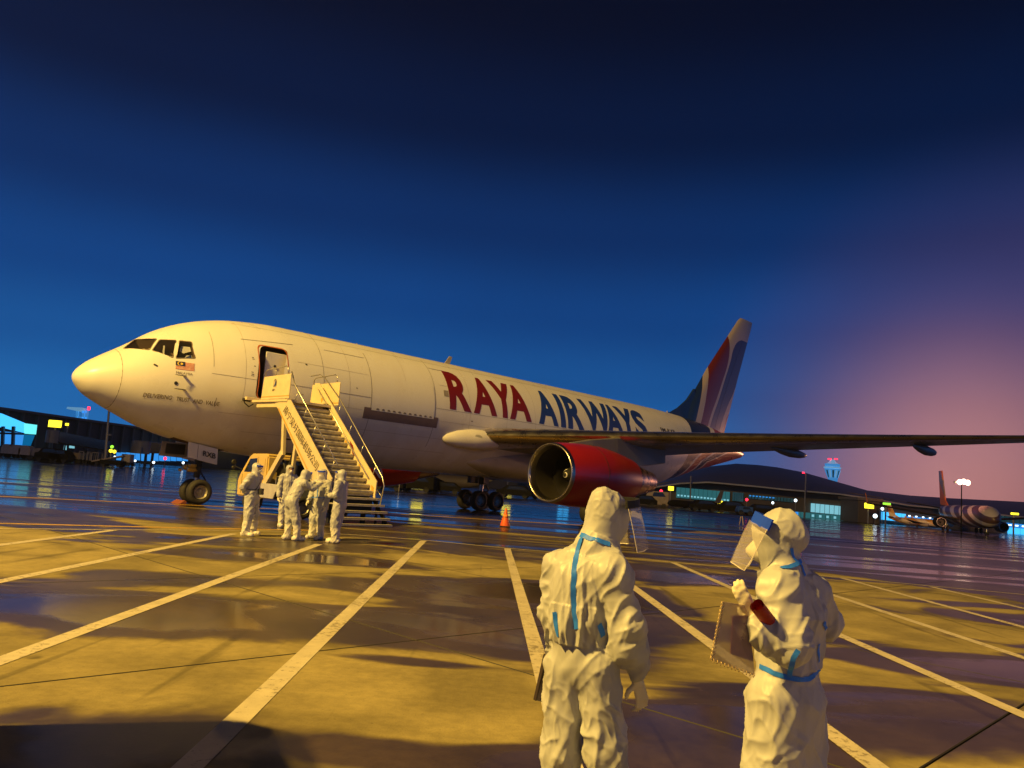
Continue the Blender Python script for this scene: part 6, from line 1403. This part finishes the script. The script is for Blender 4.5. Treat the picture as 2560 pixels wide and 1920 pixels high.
M['fascia'] = mat('pale_fascia', (.30, .30, .33), .4, var=.2, vscale=.5)
mb = MB()
for (a, b), (c, d) in zip(eave[:-1], eave[1:]): mb.bar(at(a, b + 1.5, TY - 3.1) - o, at(c, d + 1.5, TY - 3.1) - o, .25, .22)
mb.build('fascia', M['fascia'], tb)
mb = MB(); vv = []
for u, v in eave: p = at(u, v, TY) - o; vv += [(p.x, 0.4, -.1), (p.x, .4, p.z + .4)]
mb.add(vv, [(2 * i, 2 * i + 1, 2 * i + 3, 2 * i + 2) for i in range(len(eave) - 1)]); mb.add([(v[0], v[1] + 30, v[2]) for v in map(tuple, vv)], [(2 * i, 2 * i + 2, 2 * i + 3, 2 * i + 1) for i in range(len(eave) - 1)]); mb.build('wall', M['facade'], tb)
def panes(u0, v0, u1, v1, n, m, mul=.14, tilt=.083, y=TY - .1, name='window', h1=None):
    for k in range(n):
        a, b = u0 + (u1 - u0) * k / n, u0 + (u1 - u0) * (k + 1) / n - (u1 - u0) / n * mul; P = [at(a, v0 + (a - u0) * tilt, y), at(b, v0 + (b - u0) * tilt, y), at(b, v1 + (b - u0) * tilt, y), at(a, v1 + (a - u0) * tilt, y)]
        z0 = (P[2].z + P[3].z) / 2; z1 = (P[0].z + P[1].z) / 2
        w = MB(); w.prism([(P[0].x - o.x, y - o.y, z1), (P[1].x - o.x, y - o.y, z1), (P[1].x - o.x, y - o.y, z0), (P[0].x - o.x, y - o.y, z0)], (0, 0, 0), (0, .12, 0)); w.build(name, m, tb)
panes(1692, 1218, 1826, 1244, 12, M['litteal'], .10, .09); panes(1694, 1236, 1826, 1240, 16, M['litpale'], .45, .10, TY - .3, 'strip_lamp')
panes(1832, 1230, 1860, 1252, 5, M['tealglass'], .2, .09); panes(1872, 1236, 1985, 1246, 14, M['tealglass'], .3, .09); panes(1874, 1238, 1940, 1240.5, 8, M['litcyan'], .5, .09, TY - .3, 'strip_lamp')
panes(2028, 1258, 2146, 1280, 10, M['litpale'], .16, .10); panes(1966, 1277, 2152, 1292, 15, M['litteal'], .12, .085); panes(1968, 1277.5, 1998, 1292, 3, M['litcyan'], .2, .085, TY - .25)
panes(2030, 1286, 2140, 1292, 6, M['litpale'], .7, .085, TY - .25, 'strip_lamp')
panes(2204, 1279, 2266, 1299, 6, M['litcyan2'], .14, .10); panes(2268, 1290, 2380, 1300, 9, M['litcyan'], .2, .10); panes(2272, 1288, 2375, 1291, 6, M['litwhite'], .75, .10, TY - .3, 'strip_lamp')
panes(2500, 1288, 2600, 1303, 8, M['tealglass'], .15, .10); panes(2500, 1305, 2600, 1316, 8, M['litcyan'], .15, .10); panes(2520, 1318, 2600, 1336, 5, M['litcyan2'], .12, .10); panes(2505, 1309, 2590, 1312, 5, M['litwhite'], .6, .10, TY - .3, 'strip_lamp')
gb = thing('gate_block', 'dark windowless gate block between lit terminal windows', 'gate block', ground_y(2171, 116)); a = at(2145, 1243, 116) - gb.location; b = at(2199, 1243, 116) - gb.location; mb = MB(); mb.span((a.x, -.2, 0), (b.x, 6, a.z - .4)); mb.build('wall', M['facade'], gb, bevel=.05); mb = MB(); mb.span((a.x - .3, -.6, a.z - .4), (b.x + .3, 6.2, a.z)); mb.build('roof', M['facade2'], gb)
for u0, v0, u1, v1, lb in ((2013, 1215, 2015, 1184, 'thin mast with a red lamp on the shell roof'), (1729, 1240, 1727, 1190, 'thin dark mast in front of the teal windows'), (2014, 1290, 2013, 1265, 'thin post between the lit window bands')):
    g = ground_y(u0, 122); t = thing('light_mast', lb, 'mast', g); mb = MB(); q = at(u1, v1, 122) - g; mb.tube([(0, 0, 0), (q.x, 0, q.z)], .10, 6); mb.build('shaft', M['pole'], t)
    if u0 == 2013: mb = MB(); mb.box((q.x - .4, 0, q.z + .1), (.28, .25, .22)); mb.build('red_beacon', M['litred'], t)
# control tower
ct = thing('control_tower', 'floodlit pale control tower with two red lamps rising behind the shell roof', 'control tower', ground_y(2081, 330)); o = ct.location
def ring_(mb, prof, n=14):
    V0 = []
    for (uc, v, hw) in prof:
        c = at(uc, v, 330) - o; r = hw * px(330); V0 += [(c.x + r * math.cos(2 * PI * k / n), r * math.sin(2 * PI * k / n), c.z) for k in range(n)]
    mb.add(V0, [(i * n + k, i * n + (k + 1) % n, (i + 1) * n + (k + 1) % n, (i + 1) * n + k) for i in range(len(prof) - 1) for k in range(n)] + [tuple(range(n)), tuple((len(prof) - 1) * n + k for k in range(n))]); return mb
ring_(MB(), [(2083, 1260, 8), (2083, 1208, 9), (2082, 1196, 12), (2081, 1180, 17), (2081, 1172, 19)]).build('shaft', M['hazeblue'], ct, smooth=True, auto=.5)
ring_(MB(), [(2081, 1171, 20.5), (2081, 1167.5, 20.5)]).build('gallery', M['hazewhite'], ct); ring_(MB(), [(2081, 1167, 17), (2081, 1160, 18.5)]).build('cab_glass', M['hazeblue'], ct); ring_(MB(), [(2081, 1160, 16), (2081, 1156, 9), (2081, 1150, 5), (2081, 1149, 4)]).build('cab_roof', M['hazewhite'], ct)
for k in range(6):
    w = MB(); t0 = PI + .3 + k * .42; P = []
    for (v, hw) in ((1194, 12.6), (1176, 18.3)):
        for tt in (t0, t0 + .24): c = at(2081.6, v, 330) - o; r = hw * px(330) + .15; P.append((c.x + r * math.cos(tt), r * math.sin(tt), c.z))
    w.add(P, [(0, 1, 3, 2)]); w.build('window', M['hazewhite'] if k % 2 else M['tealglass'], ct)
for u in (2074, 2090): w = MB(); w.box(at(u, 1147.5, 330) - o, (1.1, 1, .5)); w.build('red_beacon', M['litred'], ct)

# ---- airplanes on other stands
def airliner(name, label, loc, heading, sc, body, fin_m, dark, stripes=None, engines=True):
    t = thing(name, label, 'airplane', loc, math.atan2(heading[1], heading[0])); s = sc                       # local +x towards the nose
    L = 36 * s; r = 1.9 * s; zc = 3.2 * s
    mb = MB(); prof = [(L * .5, .03), (L * .49, .35), (L * .465, .68), (L * .42, .93), (L * .37, 1), (-L * .18, 1), (-L * .30, .86), (-L * .40, .56), (-L * .48, .24), (-L * .5, .10)]; n = 24; vv = []
    for x, q in prof:
        zz = zc + (1 - q) * r * (.75 if x < 0 else -.22); vv += [(x, q * r * math.cos(2 * PI * k / n), zz + q * r * 1.05 * math.sin(2 * PI * k / n)) for k in range(n)]
    mb.add(vv, [(i * n + k, i * n + (k + 1) % n, (i + 1) * n + (k + 1) % n, (i + 1) * n + k) for i in range(len(prof) - 1) for k in range(n)] + [tuple(range(n)), tuple((len(prof) - 1) * n + k for k in range(n))]); mb.build('fuselage', body, t, smooth=True, auto=.8)
    def panel(P, th, m, nm): w = MB(); w.prism([Vector(p) * s for p in P], (0, 0, 0), Vector((0, 0, th * s))); return w.build(nm, m, t, bevel=.02 * s)
    for g in (1, -1):
        panel([(3.5, g * 1.6, 2.3), (-3.6, g * 1.6, 2.3), (-6.0, g * 16.5, 4.1), (-4.6, g * 16.7, 4.1)], .28, dark, 'wing'); panel([(-13.6, g * .6, 4.4), (-17, g * .6, 4.4), (-18.1, g * 6.6, 5.1), (-16.6, g * 6.7, 5.1)], .16, dark, 'tailplane')
        w = MB(); w.prism([Vector((-4.8, g * 16.5, 4.2)) * s, Vector((-6.0, g * 16.5, 4.2)) * s, Vector((-6.9, g * 16.7, 6.3)) * s, Vector((-6.3, g * 16.7, 6.3)) * s], (0, 0, 0), Vector((0, .1 * s, 0))); w.build('winglet', fin_m, t)
        e = bpy.data.objects.new('engine', None); link(e, t); e.location = Vector((3.4, g * 5.2, 1.65)) * s
        w = MB(); w.lathe([(1.7 * s, .78 * s), (1.55 * s, .92 * s), (.8 * s, 1.02 * s), (-.9 * s, .95 * s), (-2.0 * s, .66 * s), (-2.9 * s, .36 * s), (-2.9 * s, 0)], n=20); w.build('cowl', dark if g < 0 else M['grime'], e, smooth=True, auto=.7); w = MB(); w.lathe([(1.72 * s, .80 * s), (1.6 * s, .72 * s), (.7 * s, .72 * s), (.7 * s, .22 * s), (.95 * s, .0)], n=20); w.build('fan', M['gearblack'], e, smooth=True, auto=.6); w = MB(); w.lathe([(1.66 * s, .86 * s), (1.74 * s, .82 * s), (1.70 * s, .74 * s)], n=24); w.build('inlet_lip', M['steel'], e, smooth=True)
        lg = bpy.data.objects.new('main_gear', None); link(lg, t); lg.location = Vector((-1.6, g * 2.9, 0)) * s
        for dy in (-.42, .42): w = MB(); w.lathe([(-.18 * s, 0), (-.18 * s, .42 * s), (-.1 * s, .56 * s), (.1 * s, .56 * s), (.18 * s, .42 * s), (.18 * s, 0)], c=(0, dy * s, .56 * s), axis='Y', n=14); w.build('wheel', M['rubber'], lg, smooth=True, auto=.8)
        w = MB(); w.tube([(0, 0, .5 * s), (0, 0, 2.5 * s)], .12 * s, 8); w.build('strut', M['steel'], lg)
    w = MB(); P = [(-11.2, 0, 4.9), (-13.6, 0, 6.2), (-16.6, 0, 12.4), (-18.9, 0, 12.4), (-17.3, 0, 5.2)]; w.prism([Vector(p) * s - Vector((0, .12 * s, 0)) for p in P], (0, 0, 0), Vector((0, .24 * s, 0))); w.build('fin', fin_m, t, bevel=.03 * s)
    ngr = bpy.data.objects.new('nose_gear', None); link(ngr, t); ngr.location = (13.4 * s, 0, 0)
    for dy in (-.2, .2): w = MB(); w.lathe([(-.12 * s, 0), (-.12 * s, .3 * s), (0, .36 * s), (.12 * s, .3 * s), (.12 * s, 0)], c=(0, dy * s, .36 * s), axis='Y', n=12); w.build('wheel', M['rubber'], ngr)
    w = MB(); w.tube([(0, 0, .3 * s), (-.1 * s, 0, 1.9 * s)], .09 * s, 8); w.build('strut', M['steel'], ngr)
    w = MB(); P = [(15.2, 3.55), (15.9, 3.25), (16.6, 3.3), (16.35, 3.9)]
    for g in (1, -1): w.add([Vector((15.3, g * 1.35, 3.75)) * s, Vector((16.6, g * .62, 3.70)) * s, Vector((16.25, g * .75, 4.2)) * s, Vector((15.2, g * 1.22, 4.25)) * s], [(0, 1, 2, 3)])
    w.build('windscreen', M['cabglass'], t)
    return t
def banded(name, a, b, sc, th, lean=1.2):
    m = mat(name, a, .35); tr = m.node_tree; bs = tr.nodes['Principled BSDF']; tc = N(tr, 'ShaderNodeTexCoord'); mp = N(tr, 'ShaderNodeMapping'); mp.inputs['Rotation'].default_value = (0, lean, .25); tr.links.new(tc.outputs['Object'], mp.inputs[0])
    wv = N(tr, 'ShaderNodeTexWave', wave_type='BANDS', ins={'Scale': sc, 'Distortion': 3.0, 'Detail': 1.0, 'Detail Scale': .35}); tr.links.new(mp.outputs[0], wv.inputs['Vector']); g = N(tr, 'ShaderNodeMath', operation='GREATER_THAN'); g.inputs[1].default_value = th; tr.links.new(wv.outputs[0], g.inputs[0])
    x = N(tr, 'ShaderNodeMix', data_type='RGBA', ins={6: (*a, 1), 7: (*b, 1)}); tr.links.new(g.outputs[0], x.inputs[0]); tr.links.new(x.outputs[2], bs.inputs['Base Color']); return m
M['stripedbody'] = banded('striped_livery', (.10, .05, .045), (.58, .50, .46), .22, .62); M['stripedfin'] = banded('striped_fin', (.80, .20, .04), (.30, .22, .16), .10, .72, .9); M['orangebody'] = banded('orange_livery', (.70, .62, .50), (.62, .32, .08), .3, .5)
airliner('parked_airplane', 'dark striped airplane with an orange fin, nose towards us under the bright lamp', (58.5, 102.0, 0), (-.26, -.966), .66, M['stripedbody'], M['stripedfin'], M['vehdark'])
gx = ground_y(2302, 118); airliner('parked_airplane', 'small white and orange airplane in front of the lit blue windows', (gx.x, 118, 0), (.83, -.55), .24, M['orangebody'], M['orangebody'], M['grime'])
gx = ground_y(1740, 112); airliner('parked_airplane', 'dark unlit airplane seen from the side beyond the striped tail cone', (gx.x, 112, 0), (-.96, -.28), .235, M['vehdark'], M['facade2'], M['vehdark'])
gx = ground_y(1100, 108); airliner('parked_airplane', 'dim grey airplane seen beneath the freighter belly behind the main gear', (gx.x, 108, 0), (-.93, .36), .42, M['facade'], M['facade'], M['vehdark'])
# ---- the bright lamp on its mast
hm = thing('floodlight_mast', 'light tower with a dazzling pinkish floodlight beside the orange fin', 'light tower', (LAMP_POS.x, LAMP_POS.y, 0)); z = LAMP_POS.z
mb = MB(); mb.tube([(0, .3, 0), (0, .3, z + .2)], [.07, .05], 8); mb.build('shaft', M['vehdark'], hm); M['floodface'] = emitter('floodlight_face', (1.0, .66, .46), 5)
for dx, dz in ((-.42, 0), (.0, .08), (.42, 0)): mb = MB(); mb.lathe([(-.12, 0), (-.12, .30), (.1, .22), (.1, 0)], c=(dx, 0, z + dz), axis='Y', n=16); mb.build('lamp_head', M['floodface'], hm, smooth=True, auto=.6)
mb = MB(); mb.box((0, .3, z), (1.6, .2, .2)); mb.build('crossbar', M['pole'], hm)
# the mast behind the photographer's place that lights the stand, and the added fill mast
for nm, p in (('tall floodlight mast behind the place where we stand, to the left', MAST_A), ('tall mast added for fill light behind the place where we stand, to the right', FILL_MAST)):
    t = thing('floodlight_mast', nm, 'floodlight mast', (p.x, p.y - 1.2, 0)); mb = MB(); mb.tube([(0, 0, 0), (0, 0, p.z + .5)], [.4, .18], 10); mb.build('shaft', M['pole'], t); mb = MB(); mb.box((1, -.1, p.z + .6), (5, .3, .3)); mb.build('crossbar', M['pole'], t)
# ---- cone and stand on the apron
co = thing('traffic_cone', 'orange traffic cone standing on the wet apron in front of the main gear', 'cone', ground_at(1262, 1317)); mb = MB(); mb.lathe([(.03, .0), (.03, .19), (.06, .19), (.70, .035), (.72, .02), (.72, 0)], axis='Z', n=20); mb.build('body', mat('cone_orange', (.85, .13, .02), .45, var=.15, vscale=8), co, smooth=True, auto=.5); mb = MB(); mb.box((0, 0, .02), (.42, .42, .04)); mb.build('base', M['rubber'], co, bevel=.01)
mb = MB(); mb.lathe([(.36, .1195), (.48, .095), (.48, .088), (.36, .112)], axis='Z', n=20, closed=True); mb.build('band', mat('faded_band', (.85, .28, .06), .5), co, smooth=True)
af = thing('marker_stand', 'thin pale A-shaped marker stand alone on the wet apron', 'stand', ground_at(1853, 1312)); mb = MB(); mb.bar((-.14, 0, 0), (-.05, 0, .62), .05, .05, up=(0, 1, 0)); mb.build('leg', M['cartpale'], af); mb = MB(); mb.bar((.14, 0, 0), (.05, 0, .62), .05, .05, up=(0, 1, 0)); mb.build('leg', M['cartpale'], af)
# ---- the apron bus that stands to our left; its roof shades the corner of the stand
bus = thing('apron_bus', 'white apron bus parked to our left, its shadow falling on the near slabs', 'bus', (-4.05, 4.72, 0), .42)
BW, BL, BH = 2.5, 7.5, 3.15
mb = MB(); mb.prism([(-BW, y, z) for y, z in ((-BL, .35), (-BL, BH - .15), (-BL + .15, BH), (-.35, BH), (-.05, BH - .35), (0, 1.1), (0, .35))], (0, 0, 0), (BW, 0, 0)); mb.build('body', M['paint'], bus, bevel=.05, seg=2)
for sx in (0, -BW):
    for k in range(5):
        y0 = -1.9 - k * 1.1; mb = MB(); mb.prism([(sx + (.004 if sx == 0 else -.004), y0, z) if q else (sx + (.004 if sx == 0 else -.004), y0 - 1.0, z) for q, z in ((1, 1.35), (1, 2.5), (0, 2.5), (0, 1.35))], (0, 0, 0), (.006 if sx == 0 else -.006, 0, 0)); mb.build('window', M['cabglass'], bus)
    mb = MB(); e_ = .004 if sx == 0 else -.004; mb.prism([(sx + e_, -.35, .5), (sx + e_, -.35, 2.5), (sx + e_, -1.5, 2.5), (sx + e_, -1.5, .5)], (0, 0, 0), (e_, 0, 0)); mb.build('door', M['cabglass'], bus)
    for y in (-2.0, -6.0): w = wheel(bus, (sx + (-.16 if sx == 0 else .16), y, .46), .46, .28); w.rotation_euler = (0, 0, PI / 2)
mb = MB(); mb.prism([(-BW + .15, .006, 1.2), (-.15, .006, 1.2), (-.2, -.03, 2.6), (-BW + .2, -.03, 2.6)], (0, 0, 0), (0, .006, 0)); mb.build('windscreen', M['cabglass'], bus)
# ---------------------------------------------------------------- humid night air
hm_ = bpy.data.materials.new('humid_air'); hm_.use_nodes = True; t_ = hm_.node_tree; t_.nodes.clear()
ho = N(t_, 'ShaderNodeOutputMaterial'); hv = N(t_, 'ShaderNodeVolumePrincipled'); hv.inputs['Color'].default_value = (.85, .87, .92, 1); hv.inputs['Density'].default_value = .00018; hv.inputs['Anisotropy'].default_value = .35
t_.links.new(hv.outputs[0], ho.inputs['Volume'])
mb = MB(); mb.span((-650, -150, -1.1), (650, 710, 60)); hz = mb.build('haze', hm_); hz['kind'] = 'stuff'
